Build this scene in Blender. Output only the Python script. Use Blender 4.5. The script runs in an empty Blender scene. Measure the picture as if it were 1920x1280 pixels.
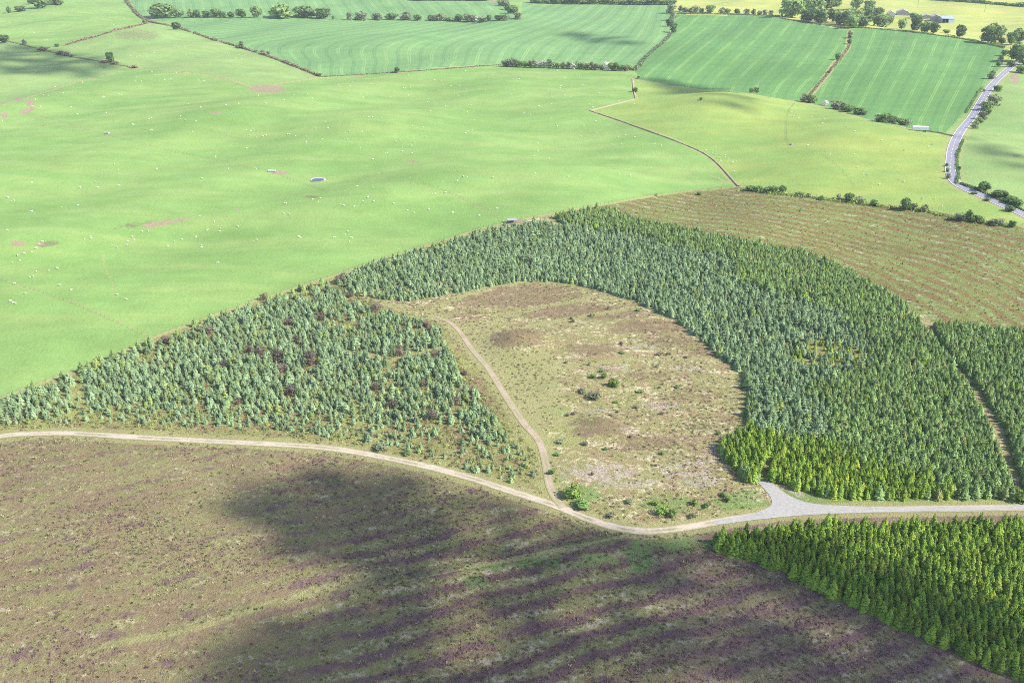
import bpy, bmesh, math, random
import numpy as np
from mathutils import Vector, Matrix, Euler
random.seed(7); RNG = np.random.default_rng(11)
sc = bpy.context.scene
COL = sc.collection
R = math.radians

# ------------------------------------------------------------------ camera
FPX, PITCH, CAMH = 1850.0, R(24.5), 161.0        # focal length in photo pixels (1920 wide), pitch, height above ground
cam_d = bpy.data.cameras.new('camera'); cam = bpy.data.objects.new('camera', cam_d); COL.objects.link(cam)
cam.location = (0, 0, CAMH); cam.rotation_euler = (R(90) - PITCH, 0, 0)
cam_d.sensor_width = 36.0; cam_d.lens = 36.0 * FPX / 1920.0; cam_d.clip_start = 1.0; cam_d.clip_end = 40000
sc.camera = cam
# ------------------------------------------------------------------ sky and sun
SUN_EL, SUN_AZ = R(41), R(-14)                      # azimuth from +x (right) towards +y (away)
SUNV = np.array([math.cos(SUN_EL) * math.cos(SUN_AZ), math.cos(SUN_EL) * math.sin(SUN_AZ), math.sin(SUN_EL)])
w = bpy.data.worlds.new('World'); sc.world = w; w.use_nodes = True
wn = w.node_tree; wn.nodes.clear()
sky = wn.nodes.new('ShaderNodeTexSky'); sky.sky_type = 'NISHITA'; sky.sun_disc = False
sky.sun_elevation = SUN_EL; sky.sun_rotation = R(90) - SUN_AZ
bg = wn.nodes.new('ShaderNodeBackground'); bg.inputs['Strength'].default_value = 0.135
wo = wn.nodes.new('ShaderNodeOutputWorld')
wn.links.new(sky.outputs[0], bg.inputs[0]); wn.links.new(bg.outputs[0], wo.inputs[0])
sun_d = bpy.data.lights.new('sun', 'SUN'); sun_d.energy = 4.3; sun_d.angle = R(0.53); sun_d.color = (1.0, 0.955, 0.88)
sun = bpy.data.objects.new('sun', sun_d); COL.objects.link(sun)
sun.rotation_euler = Vector(SUNV).to_track_quat('Z', 'Y').to_euler()
sun.location = (400, 200, 400)
vs = sc.view_settings
vs.view_transform = 'Standard'; vs.look = 'None'; vs.exposure = 1.12; vs.gamma = 1.0; vs.use_curve_mapping = False
sc.cycles.use_denoising = False; sc.cycles.filter_width = 1.0
sc.cycles.max_bounces = 5; sc.cycles.diffuse_bounces = 2; sc.cycles.glossy_bounces = 1
sc.cycles.transparent_max_bounces = 4; sc.cycles.volume_bounces = 0; sc.cycles.transmission_bounces = 2

# ------------------------------------------------------------------ ground shape and pixel <-> ground
CT, ST = math.cos(PITCH), math.sin(PITCH)
def rays(px, py):
    px = np.asarray(px, float); py = np.asarray(py, float)
    u = (px - 960) / FPX; v = (py - 640) / FPX
    return u, CT - v * ST, -ST - v * CT
def flat(px, py):
    dx, dy, dz = rays(px, py); t = -CAMH / np.minimum(dz, -1e-4)
    return np.stack([dx * t, dy * t], -1)
BUMPS = []
def bump(px, py, rx, ry, amp, rot=0):
    c = flat(px, py); amp = amp * (1.5 if rx > 15 else 1.0); BUMPS.append((c[0], c[1], rx, ry, amp, rot))
bump(420, 222, 70, 60, 5.5); bump(100, 462, 60, 22, 3.0, .15); bump(380, 415, 60, 20, 3.0, .15); bump(650, 372, 60, 24, 3.0, .1)
bump(930, 335, 70, 30, 3.0, .1); bump(300, 440, 60, 30, -2.0); bump(1330, 205, 60, 60, 4.0); bump(1650, 260, 60, 50, 3.5)
bump(250, 75, 50, 70, 5.0); bump(966, 642, 8.5, 8, 3.2); bump(1130, 803, 8, 8, 1.3); bump(1030, 730, 5, 5, .5); bump(1040, 770, 5, 5, .4)
bump(1750, 130, 90, 90, 3.0); bump(760, 80, 120, 60, 4.0); bump(1100, 70, 90, 80, -4.0); bump(700, 240, 80, 60, 3.5); bump(160, 300, 60, 40, 2.5)
def H(x, y):
    x = np.asarray(x, float); y = np.asarray(y, float); z = np.zeros(np.broadcast(x, y).shape)
    for cx, cy, rx, ry, a, ro in BUMPS:
        c, s = math.cos(ro), math.sin(ro); dx, dy = x - cx, y - cy
        z = z + a * np.exp(-(((dx * c + dy * s) / rx) ** 2 + ((-dx * s + dy * c) / ry) ** 2))
    f = np.clip((y - 300) / 200, 0, 1)
    z = z + f * (1.7 * np.sin(x / 31 + 1.3) * np.sin(y / 43 + .4) + 1.0 * np.sin(x / 19 - y / 37 + 2.0) + 2.2 * np.sin(x / 52 + y / 71))
    g = 1 - f
    z = z + g * (.12 * np.sin(x / 5.1 + y / 9) + .1 * np.sin(y / 4.3 - x / 11))
    return z
def P(px, py, up=0.0):
    """ground point(s) seen at photo pixel px, py"""
    dx, dy, dz = rays(px, py); dz = np.minimum(dz, -1e-4); t = -CAMH / dz
    for _ in range(12):
        t = .5 * t + .5 * (H(dx * t, dy * t) - CAMH) / dz
    x, y = dx * t, dy * t
    return np.stack([x, y, H(x, y) + up], -1)
def proj(x, y, z):
    zc = y * CT - (z - CAMH) * ST; yc = -(y * ST + (z - CAMH) * CT)
    zs = np.maximum(zc, 1.0)
    return np.where(zc > 1, 960 + FPX * x / zs, -9e3), np.where(zc > 1, 640 + FPX * yc / zs, 9e3)
def mpp(p): return (p[1] * CT - (p[2] - CAMH) * ST) / FPX       # metres per photo pixel at a point
def inside(poly, x, y):
    poly = np.asarray(poly, float); r = np.zeros(np.shape(x), bool); j = len(poly) - 1
    for i in range(len(poly)):
        xi, yi = poly[i]; xj, yj = poly[j]
        if yi != yj:
            r ^= ((yi > y) != (yj > y)) & (x < (xj - xi) * (y - yi) / (yj - yi) + xi)
        j = i
    return r
def wline(pts): return P(*np.array(pts, float).T)[:, :2]
def pdist(x, y, line, signed=False):
    best = np.full(np.shape(x), 1e9); sg = np.zeros(np.shape(x))
    for a, b in zip(line[:-1], line[1:]):
        d = b - a; L2 = max(d @ d, 1e-9)
        t = np.clip(((x - a[0]) * d[0] + (y - a[1]) * d[1]) / L2, 0, 1)
        qx, qy = x - a[0] - t * d[0], y - a[1] - t * d[1]; dd = np.hypot(qx, qy)
        m = dd < best; best = np.where(m, dd, best)
        if signed: sg = np.where(m, np.sign(d[0] * (y - a[1]) - d[1] * (x - a[0])), sg)
    return best * sg if signed else best
def smooth_line(pts, step=6.0):
    """Catmull-Rom through photo pixels, resampled; returns ground points"""
    p = np.array(pts, float); p = np.vstack([2 * p[0] - p[1], p, 2 * p[-1] - p[-2]]); out = []
    for i in range(1, len(p) - 2):
        n = max(2, int(np.hypot(*(p[i + 1] - p[i])) / step))
        for t in np.arange(n) / n:
            out.append(.5 * ((2 * p[i]) + (-p[i - 1] + p[i + 1]) * t + (2 * p[i - 1] - 5 * p[i] + 4 * p[i + 1] - p[i + 2]) * t * t + (-p[i - 1] + 3 * p[i] - 3 * p[i + 1] + p[i + 2]) * t ** 3))
    out.append(p[-2]); out = np.array(out)
    return P(out[:, 0], out[:, 1])

# ------------------------------------------------------------------ materials
class NB:
    def __init__(s, name):
        s.m = bpy.data.materials.new(name); s.m.use_nodes = True; s.t = s.m.node_tree; s.t.nodes.clear()
        s.out = s.t.nodes.new('ShaderNodeOutputMaterial')
    def n(s, ty, **kw):
        nd = s.t.nodes.new(ty)
        for k, v in kw.items():
            if k.startswith('_'): setattr(nd, k[1:], v)
        return nd
    def put(s, sock, v):
        if hasattr(v, 'is_output'): s.t.links.new(v, sock)
        elif isinstance(v, tuple) and len(v) == 3 and sock.type == 'RGBA': sock.default_value = (*v, 1)
        else: sock.default_value = v
    def pos(s): return s.n('ShaderNodeNewGeometry').outputs['Position']
    def attr(s, name):
        a = s.n('ShaderNodeAttribute'); a.attribute_name = name; return a.outputs['Fac']
    def mapped(s, scale=(1, 1, 1), rot=0, vec=None):
        mp = s.n('ShaderNodeMapping'); mp.inputs['Scale'].default_value = scale; mp.inputs['Rotation'].default_value = (0, 0, rot)
        s.put(mp.inputs['Vector'], vec or s.pos()); return mp.outputs[0]
    def noise(s, scale, detail=3, rough=.55, vec=None, col=False):
        nd = s.n('ShaderNodeTexNoise'); nd.inputs['Scale'].default_value = scale; nd.inputs['Detail'].default_value = detail
        nd.inputs['Roughness'].default_value = rough; s.put(nd.inputs['Vector'], vec or s.pos()); return nd.outputs['Color' if col else 'Fac']
    def math(s, op, a, b=0.0, clamp=False):
        nd = s.n('ShaderNodeMath', _operation=op, _use_clamp=clamp); s.put(nd.inputs[0], a); s.put(nd.inputs[1], b); return nd.outputs[0]
    def step(s, x, lo, hi, a=0.0, b=1.0):
        nd = s.n('ShaderNodeMapRange', _interpolation_type='SMOOTHSTEP'); s.put(nd.inputs['Value'], x)
        nd.inputs['From Min'].default_value = lo; nd.inputs['From Max'].default_value = hi
        nd.inputs['To Min'].default_value = a; nd.inputs['To Max'].default_value = b; return nd.outputs[0]
    def mix(s, f, a, b, mode='MIX'):
        nd = s.n('ShaderNodeMix', _data_type='RGBA', _blend_type=mode); s.put(nd.inputs[0], f); s.put(nd.inputs[6], a); s.put(nd.inputs[7], b); return nd.outputs[2]
    def vary(s, c, x, lo, hi):
        """multiply colour by lo..hi along x"""
        v = s.n('ShaderNodeMapRange'); s.put(v.inputs[0], x); v.inputs[1].default_value = .25; v.inputs[2].default_value = .75
        v.inputs[3].default_value = lo; v.inputs[4].default_value = hi
        cb = s.n('ShaderNodeCombineColor')
        for i in range(3): s.t.links.new(v.outputs[0], cb.inputs[i])
        return s.mix(1.0, c, cb.outputs[0], 'MULTIPLY')
    def rand(s): return s.n('ShaderNodeObjectInfo').outputs['Random']
    def surf(s, c, rough=.95, spec=.1, bump=None, dist=.1, trans=0.0, metal=0.0):
        b = s.n('ShaderNodeBsdfPrincipled'); s.put(b.inputs['Base Color'], c); s.put(b.inputs['Roughness'], rough)
        b.inputs['Specular IOR Level'].default_value = spec; b.inputs['Metallic'].default_value = metal
        if bump is not None:
            bn = s.n('ShaderNodeBump'); bn.inputs['Strength'].default_value = 1.0; bn.inputs['Distance'].default_value = dist
            s.put(bn.inputs['Height'], bump); s.t.links.new(bn.outputs[0], b.inputs['Normal'])
        o = b.outputs[0]
        if trans:
            tr = s.n('ShaderNodeBsdfTranslucent'); s.put(tr.inputs['Color'], c); mx = s.n('ShaderNodeMixShader'); mx.inputs[0].default_value = trans
            s.t.links.new(o, mx.inputs[1]); s.t.links.new(tr.outputs[0], mx.inputs[2]); o = mx.outputs[0]
        s.t.links.new(o, s.out.inputs[0]); return s.m

SOIL = (.27, .215, .145); DRY = (.285, .28, .115); LUSH = (.14, .24, .065)
def overlays(b, c):
    nz = b.noise(.35, 4, .65); n2 = b.noise(.06, 3)
    def mask(name, k=.9):
        a = b.attr(name); return b.step(b.math('ADD', a, b.math('MULTIPLY', b.math('SUBTRACT', nz, .5), k)), .35, .62)
    c = b.mix(b.math('MULTIPLY', mask('lush', 1.6), .72), c, b.vary(b.mix(n2, LUSH, (.13, .19, .06)), b.noise(1.6, 3, .7), .7, 1.25))
    c = b.mix(b.math('MULTIPLY', mask('brown', 1.9), .68), c, b.mix(nz, (.19, .125, .075), (.14, .10, .065)))
    c = b.mix(b.math('MULTIPLY', mask('brash', 1.6), .75), c, b.mix(b.step(b.noise(1.3, 4, .7), .4, .6), (.40, .345, .295), (.26, .21, .165)))
    c = b.mix(b.math('MULTIPLY', mask('dry'), .85), c, b.mix(nz, DRY, (.235, .215, .10)))
    c = b.mix(b.math('MULTIPLY', mask('dark'), .75), c, b.mix(nz, (.12, .15, .06), (.14, .11, .075)))
    c = b.mix(b.math('MULTIPLY', mask('soil', 1.1), .9), c, b.mix(b.step(b.noise(.5, 4, .7), .35, .65), SOIL, (.22, .155, .11)))
    return c
def pasture_mat(name, a, bb, yellow, amt=.5):
    b = NB(name)
    big = b.noise(.011, 4, .6); mid = b.noise(.05, 4, .6); fine = b.noise(.55, 3, .65); an = b.noise(.03, 4, .6, b.mapped((.35, 1.6, 1), .12))
    c = b.mix(b.step(big, .35, .68), a, bb)
    c = b.mix(b.math('MULTIPLY', b.step(an, .42, .7), amt), c, yellow)
    c = b.vary(c, mid, .88, 1.10); c = b.vary(c, fine, .92, 1.07); c = b.vary(c, b.noise(.018, 5, .65, b.mapped((.5, 1.3, 1), .3)), .9, 1.1)
    c = overlays(b, c)
    return b.surf(c, .95, .06, b.noise(.8, 3), .25)
def crop_mat(name, a, bb, light):
    b = NB(name)
    u = b.math('ADD', b.attr('row'), b.math('MULTIPLY', b.math('SUBTRACT', b.noise(.02, 2), .5), .12)); fr = b.math('FRACT', u)
    def line(c0, wd): return b.step(b.math('ABSOLUTE', b.math('SUBTRACT', fr, c0)), wd * .35, wd, 1, 0)
    lt = b.math('MAXIMUM', line(.455, .04), line(.545, .04)); dk = b.math('MAXIMUM', line(.045, .045), line(.955, .045))
    big = b.noise(.012, 3); c = b.mix(b.step(big, .3, .7), a, bb)
    c = b.vary(c, b.noise(.05, 4, .65, b.mapped((.5, 1.4, 1), .3)), .88, 1.1); c = b.vary(c, b.noise(.45, 2), .93, 1.06)
    patch = b.step(b.noise(.02, 2), .35, .6)
    c = b.mix(b.math('MULTIPLY', lt, b.math('MULTIPLY', b.math('ADD', patch, .2), .6, True)), c, light)
    c = b.mix(b.math('MULTIPLY', dk, .35), c, (.05, .13, .055))
    fine = b.math('SINE', b.math('MULTIPLY', u, 50.0)); c = b.vary(c, b.math('ADD', b.math('MULTIPLY', fine, .25), .5), .97, 1.03)
    c = overlays(b, c)
    return b.surf(c, .95, .06)
def heath_mat(name, brown, green, pale, purple, rowamt, palebias=.5, greenbias=.5, purplebias=.5, rowfreq=1.0, dark=(.06, .045, .04)):
    b = NB(name)
    w1 = b.math('ADD', b.math('MULTIPLY', b.noise(.022, 2), 2.6), b.noise(.14, 3)); u = b.math('ADD', b.math('MULTIPLY', b.attr('row'), rowfreq), b.math('MULTIPLY', b.math('SUBTRACT', w1, .5), .75))
    rw = b.math('ADD', b.math('MULTIPLY', b.math('MULTIPLY', b.math('SINE', b.math('MULTIPLY', u, 6.2832)), b.math('MULTIPLY', b.attr('ramp'), b.step(b.noise(.045, 4, .65), .25, .58))), .5), .5)
    n1 = b.noise(.028, 4, .62); n2 = b.noise(.11, 5, .68); n3 = b.noise(.55, 5, .72); n4 = b.noise(1.9, 4, .7); st = b.noise(.16, 4, .65, b.mapped((.6, 1.3, 1), .4))
    c = b.mix(b.step(b.math('ADD', n2, b.math('MULTIPLY', b.math('SUBTRACT', rw, .5), .28 * rowamt)), .36, .64), brown, green)
    c = b.mix(b.step(b.math('ADD', n1, b.math('MULTIPLY', b.math('SUBTRACT', n3, .5), .8)), .5 - .18 * (greenbias - .5) * 2, .68), c, green)
    pb = b.math('ADD', b.math('MULTIPLY', n3, .6), b.math('MULTIPLY', st, .4))
    pb = b.math('ADD', pb, b.math('MULTIPLY', b.math('SUBTRACT', rw, .5), .09 * rowamt))
    c = b.mix(b.step(pb, .62 - .2 * palebias, .78 - .2 * palebias), c, pale)
    pu = b.math('SUBTRACT', b.math('ADD', b.math('MULTIPLY', n2, .6), b.math('MULTIPLY', b.noise(.8, 4, .7), .4)), b.math('MULTIPLY', b.math('SUBTRACT', rw, .5), .22 * rowamt))
    c = b.mix(b.step(pu, .62 - .18 * purplebias, .74 - .18 * purplebias), c, purple)
    c = b.mix(b.step(n4, .57, .72), c, dark)
    c = b.vary(c, n4, .62, 1.4); c = b.vary(c, n3, .8, 1.2); c = b.vary(c, n1, .88, 1.12)
    c = b.mix(b.step(b.noise(.9, 2, .6, b.mapped((1, 1, 1), .2)), .72, .78), c, (.42, .38, .34))
    c = overlays(b, c)
    return b.surf(c, .95, .05, b.math('ADD', n3, n4), .5)
def plain(name, col, var=.15, scale=2.0, rough=.8, spec=.2, trans=0, metal=0, rnd=0.0, col2=None):
    b = NB(name); n = b.noise(scale, 4, .65)
    c = b.mix(n, col, col2 or tuple(x * .75 for x in col)); c = b.vary(c, b.noise(scale * 5, 2), 1 - var, 1 + var)
    if rnd: c = b.vary(c, b.math('ADD', b.math('MULTIPLY', b.rand(), .5), .25), 1 - rnd, 1 + rnd)
    return b.surf(c, rough, spec, None, .1, trans, metal)
def leaf_mat(name, a, bb, cc=None, trans=.3, p3=.85):
    b = NB(name); r = b.rand(); c = b.mix(r, a, bb)
    if cc: c = b.mix(b.step(b.math('FRACT', b.math('MULTIPLY', r, 7.31)), p3, min(p3 + .12, 1.0)), c, cc)
    c = b.vary(c, b.math('FRACT', b.math('MULTIPLY', r, 13.7)), .8, 1.22)
    c = b.vary(c, b.noise(.9, 3, .6), .75, 1.25); c = b.vary(c, b.noise(5.0, 2, .6), .8, 1.2)
    return b.surf(c, .75, .18, None, .1, trans)

M = {}
M['pasture'] = pasture_mat('pasture', (.146, .246, .069), (.178, .274, .082), (.216, .29, .092), .7)
M['pasture_yellow'] = pasture_mat('pasture_yellow', (.17, .255, .068), (.205, .27, .07), (.25, .285, .078), .7)
M['pasture_olive'] = pasture_mat('pasture_olive', (.165, .255, .085), (.19, .27, .09), (.225, .26, .10), .4)
M['meadow'] = pasture_mat('meadow', (.25, .31, .09), (.31, .33, .085), (.40, .33, .11), .7)
M['crop'] = crop_mat('crop', (.122, .225, .085), (.14, .245, .09), (.195, .31, .12))
M['crop_dark'] = crop_mat('crop_dark', (.09, .19, .058), (.105, .21, .064), (.175, .295, .095))
M['heath'] = heath_mat('heath', (.195, .142, .085), (.19, .178, .075), (.36, .30, .21), (.142, .088, .083), 2.0, .44, .48, .58)
M['heath_east'] = heath_mat('heath_east', (.19, .128, .095), (.175, .15, .08), (.33, .265, .215), (.142, .087, .086), 1.2, .44, .3, .66)
M['clearing'] = heath_mat('clearing', (.25, .185, .105), (.22, .225, .08), (.48, .42, .28), (.195, .13, .10), .5, .64, .6, .52)
M['clearfell'] = heath_mat('clearfell', (.17, .128, .05), (.15, .18, .055), (.33, .29, .21), (.165, .118, .05), 2.2, .30, .68, .36)
M['forest_floor'] = heath_mat('forest_floor', (.21, .155, .085), (.215, .23, .075), (.34, .295, .165), (.175, .12, .09), .1, .45, .7, .42)
M['trunk'] = plain('trunk', (.12, .085, .06), .2, 6)
M['trunk_grey'] = plain('trunk_grey', (.30, .27, .24), .2, 6)
M['wood_post'] = plain('wood_post', (.22, .19, .15), .2, 6)
M['wire'] = plain('wire', (.3, .3, .3), .1, 6, .5, .5, 0, .6)
M['spruce_blue'] = leaf_mat('spruce_blue', (.20, .29, .135), (.285, .38, .205), (.27, .34, .10), .38, .86)
M['spruce_green'] = leaf_mat('spruce_green', (.215, .315, .11), (.295, .40, .145), (.32, .34, .125), .42, .88)
M['spruce_lime'] = leaf_mat('spruce_lime', (.205, .315, .055), (.29, .395, .06), (.38, .43, .065), .42, .9)
M['leaf_dark'] = leaf_mat('leaf_dark', (.13, .21, .07), (.16, .25, .085), None, .35)
M['leaf_mid'] = leaf_mat('leaf_mid', (.18, .28, .085), (.22, .31, .10), None, .35)
M['leaf_grey'] = leaf_mat('leaf_grey', (.18, .22, .115), (.21, .23, .13), None, .25)
M['leaf_lime'] = leaf_mat('leaf_lime', (.17, .27, .06), (.21, .30, .065), None, .3)
M['blossom'] = leaf_mat('blossom', (.66, .64, .58), (.50, .50, .42), None, .2)
M['gorse'] = leaf_mat('gorse', (.23, .17, .12), (.20, .18, .095), None, .15)
M['bare'] = leaf_mat('bare', (.145, .105, .09), (.13, .11, .08), None, .1)
M['heather_leaf'] = leaf_mat('heather_leaf', (.15, .092, .09), (.19, .122, .105), (.175, .155, .08), .2, .8)
M['grass_leaf'] = leaf_mat('grass_leaf', (.38, .33, .20), (.29, .275, .12), (.18, .22, .075), .3, .75)
M['brash'] = plain('brash', (.42, .37, .31), .2, 5, .9, .1, 0, 0, .3)
M['fleece'] = plain('fleece', (.56, .545, .48), .06, 6, .95, .05, 0, 0, .08, (.70, .66, .56))

# ------------------------------------------------------------------ small helpers
def tag(o, label, cat=None, group=None, kind=None):
    o['label'] = label
    if cat: o['category'] = cat
    if group: o['group'] = group
    if kind: o['kind'] = kind
    return o
def mesh_np(name, v, faces, mat, smooth=False):
    me = bpy.data.meshes.new(name); me.from_pydata([tuple(map(float, p)) for p in v], [], faces)
    for m in (mat if isinstance(mat, (list, tuple)) else [mat]): me.materials.append(m)
    if smooth: me.polygons.foreach_set('use_smooth', [True] * len(me.polygons))
    me.update(); return me
def link(name, data, parent=None, loc=None):
    o = bpy.data.objects.new(name, data); COL.objects.link(o)
    if parent: o.parent = parent
    if loc is not None: o.location = loc
    return o
class MB:
    def __init__(s): s.v = []; s.f = []
    def box(s, x0, x1, y0, y1, z0, z1):
        n = len(s.v); s.v += [(x, y, z) for z in (z0, z1) for y in (y0, y1) for x in (x0, x1)]
        s.f += [tuple(n + i for i in q) for q in ((0, 2, 3, 1), (4, 5, 7, 6), (0, 1, 5, 4), (2, 6, 7, 3), (0, 4, 6, 2), (1, 3, 7, 5))]; return s
    def tube(s, a, b, ra, rb, k=6):
        a, b = Vector(a), Vector(b); d = (b - a).normalized(); u = d.orthogonal().normalized(); q = d.cross(u); n = len(s.v)
        for c, r in ((a, ra), (b, rb)):
            for i in range(k):
                t = 2 * math.pi * i / k; s.v.append(tuple(c + (u * math.cos(t) + q * math.sin(t)) * r))
        s.f += [(n + i, n + (i + 1) % k, n + k + (i + 1) % k, n + k + i) for i in range(k)] + [tuple(n + k + i for i in range(k))]; return s
    def poly(s, pts): n = len(s.v); s.v += [tuple(p) for p in pts]; s.f.append(tuple(range(n, n + len(pts)))); return s
    def mesh(s, name, mat, smooth=False): return mesh_np(name, s.v, s.f, mat, smooth)

# ------------------------------------------------------------------ land cover outlines (photo pixels)
EDGE = [(-600, 960), (-300, 858), (0, 748), (100, 712), (200, 675), (280, 637), (420, 585), (540, 545), (620, 520), (720, 485), (820, 455), (900, 430),
        (980, 412), (1060, 397), (1140, 383), (1230, 367), (1300, 357), (1385, 350), (1480, 362), (1560, 372), (1640, 381), (1720, 390), (1800, 404), (1880, 417), (1920, 426), (2300, 500)]
TRACK = [(-400, 900), (-200, 850), (0, 818), (60, 813), (130, 812), (250, 819), (400, 827), (560, 835), (640, 843), (720, 857), (800, 874), (880, 895), (960, 921), (1040, 947), (1100, 971),
         (1150, 987), (1200, 995), (1250, 993), (1310, 984), (1360, 975), (1420, 966), (1480, 960), (1560, 957), (1700, 954), (1920, 951), (2300, 945)]
BRANCH = [(1056, 952), (1040, 930), (1030, 905), (1022, 860), (1010, 825), (980, 790), (950, 745), (915, 690), (885, 655), (862, 622), (842, 604), (818, 594)]
ROAD = [(1960, 60), (1920, 105), (1893, 128), (1860, 160), (1840, 190), (1822, 220), (1800, 248), (1787, 275), (1783, 300), (1783, 325), (1793, 343), (1815, 356), (1850, 371), (1890, 389), (1920, 403), (2000, 440), (2200, 520)]
WALL = [(1186, 148), (1188, 168), (1192, 186), (1106, 208), (1180, 233), (1280, 270), (1335, 298), (1385, 350)]
FIELD_N = [(480, 166), (600, 145), (760, 135), (940, 122), (1060, 127), (1185, 133)]
FIELD_E = [(1195, 150), (1300, 166), (1400, 176), (1500, 192), (1560, 203), (1630, 226), (1720, 246), (1788, 256)]
BETWEEN = [(1594, 58), (1590, 90), (1555, 135), (1520, 176), (1505, 192)]
NWF = [(-200, 245), (0, 198), (60, 181), (140, 154), (250, 128), (330, 134), (390, 141), (480, 166)]
HEDGE_A = [(225, -15), (255, 25), (280, 42), (330, 52), (400, 75), (500, 105), (600, 144)]
HEDGE_B = [(278, 44), (205, 62), (120, 86), (75, 92)]
HEDGE_C = [(-60, 62), (0, 74), (75, 93), (130, 106), (200, 118), (250, 128)]
N_HEDGE = [(330, 40), (640, 40), (925, 42), (975, 38)]
ZONES = [  # first hit wins
 ('heath_floor', None),
]
Z_CROP_W = HEDGE_A[3:] + FIELD_N[2:] + [(1222, 98), (1258, 62), (1264, 8), (980, 4), (978, 38), (925, 42), (640, 39), (330, 40)]
Z_CROP_N = [(225, -40), (255, 25), (280, 41), (640, 39), (925, 42), (978, 38), (935, 2), (930, -60)]
Z_CROP_M = [(1200, 150), (1300, 166), (1400, 176), (1505, 192), (1520, 176), (1555, 135), (1590, 90), (1594, 58), (1500, 40), (1440, 30), (1268, 27), (1258, 62), (1222, 98), (1190, 132)]
Z_CROP_E = [(1505, 192), (1560, 203), (1630, 226), (1720, 246), (1770, 252), (1812, 205), (1845, 165), (1880, 120), (1884, 88), (1800, 72), (1700, 58), (1596, 52), (1590, 90), (1555, 135), (1520, 176)]
Z_NW_A = [(-400, -60), (225, -60), (255, 25), (278, 42), (205, 62), (120, 86), (75, 92), (0, 74), (-400, 10)]
Z_NW_B = [(75, 92), (120, 86), (205, 62), (278, 42), (400, 75), (500, 105), (600, 144), (480, 166), (390, 141), (330, 134), (250, 128), (130, 106)]
Z_NW_C = [(-400, 10), (0, 74), (75, 93), (130, 106), (250, 128), (140, 154), (60, 181), (0, 198), (-400, 300)]
Z_PAST_E = [(1195, 140)] + FIELD_E + [(1783, 300), (1783, 325), (1793, 343), (1850, 371), (1920, 403), (2300, 560), (2300, 500)] + EDGE[::-1][1:9] + [(1385, 350)] + WALL[::-1][1:]
Z_EAST = [(1788, 256), (1783, 300), (1793, 343), (1850, 371), (1920, 403), (2300, 560), (2600, 400), (2600, 60), (1920, 105), (1860, 160), (1822, 220)]
Z_LOW = TRACK + [(2300, 3000), (-600, 3000)]
Z_LEFT_PL = [(-600, 960)] + EDGE[1:9] + [(690, 560), (760, 588), (830, 600), (850, 640), (915, 715), (960, 770), (1010, 840), (1024, 900), (1040, 947)] + TRACK[:14][::-1]
Z_FELL = EDGE[13:] + [(2300, 760), (1920, 640), (1760, 610), (1600, 520), (1430, 462), (1200, 415), (1130, 395)]
Z_UPPER = [(630, 527), (720, 492), (820, 462), (900, 438), (980, 424), (1060, 425), (1180, 442), (1280, 470), (1372, 495), (1385, 535), (1480, 562), (1580, 592), (1642, 655), (1640, 695), (1560, 715), (1505, 738),
           (1560, 775), (1552, 830), (1480, 826), (1400, 806), (1402, 745), (1392, 702), (1345, 665), (1300, 628), (1262, 598), (1190, 565), (1100, 537), (1040, 528), (960, 530), (870, 548), (760, 566), (700, 560), (640, 548)]
Z_RIGHT = [(1040, 408), (1140, 395), (1190, 415), (1290, 437), (1420, 462), (1510, 478), (1600, 518), (1690, 572), (1735, 622), (1775, 675), (1815, 735), (1845, 790), (1872, 850), (1892, 905), (1900, 936), (1560, 936), (1500, 920), (1460, 905), (1400, 905), (1345, 842), (1400, 806), (1400, 740), (1372, 495), (1180, 442), (1060, 425)]
Z_FAR = [(1750, 612), (1800, 612), (1860, 622), (1930, 628), (2200, 700), (2200, 940), (1935, 940), (1905, 870), (1880, 800), (1840, 735), (1800, 690), (1765, 650)]
Z_LIME = [(1340, 840), (1400, 800), (1480, 832), (1560, 840), (1640, 875), (1720, 905), (1800, 940), (1540, 940), (1500, 925), (1440, 915), (1400, 912)]
Z_NEAR = [(1338, 1018), (1420, 1000), (1560, 992), (1920, 988), (2200, 985), (2200, 1420), (1990, 1318), (1900, 1272), (1700, 1182), (1560, 1120), (1460, 1072), (1395, 1046), (1345, 1032)]
Z_LSPR = [(-60, 775), (0, 757), (100, 722), (200, 686), (285, 648), (420, 598), (540, 558), (615, 540), (690, 578), (770, 600), (826, 618), (838, 660), (890, 735), (935, 800), (985, 850), (1003, 895), (960, 905), (880, 885), (770, 850), (640, 822), (500, 806), (300, 797), (150, 792), (0, 797), (-60, 805)]

# ------------------------------------------------------------------ the ground: one polar sheet, cut along land-cover edges
ang = np.concatenate([np.linspace(-180, -34, 40)[:-1], np.linspace(-34, 34, 861), np.linspace(34, 180, 40)[1:]])
dep = np.concatenate([np.linspace(89, 47, 14)[:-1], np.linspace(47, 4.6, 620), np.array([4.2, 3.8, 3.3, 2.8, 2.2, 1.7, 1.2, .8, .5])])
rad = CAMH / np.tan(np.radians(dep))
A2, R2 = np.meshgrid(np.radians(ang), rad, indexing='ij'); NA, NR = A2.shape
GX = (R2 * np.sin(A2)).ravel(); GY = (R2 * np.cos(A2)).ravel(); GZ = H(GX, GY)
PX, PY = proj(GX, GY, GZ)
attrs = {k: np.zeros(len(GX), np.float32) for k in ('soil', 'dry', 'lush', 'dark', 'row', 'ramp', 'brown', 'brash')}  # dry holds dry grass, worn lines and the painted sunlit crests
def band(name, line, width, amt=1.0, soft=.5):
    d = pdist(GX, GY, wline(line)); attrs[name] = np.maximum(attrs[name], amt * np.clip((width * (1 + soft) - d) / (width * soft), 0, 1))
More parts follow.
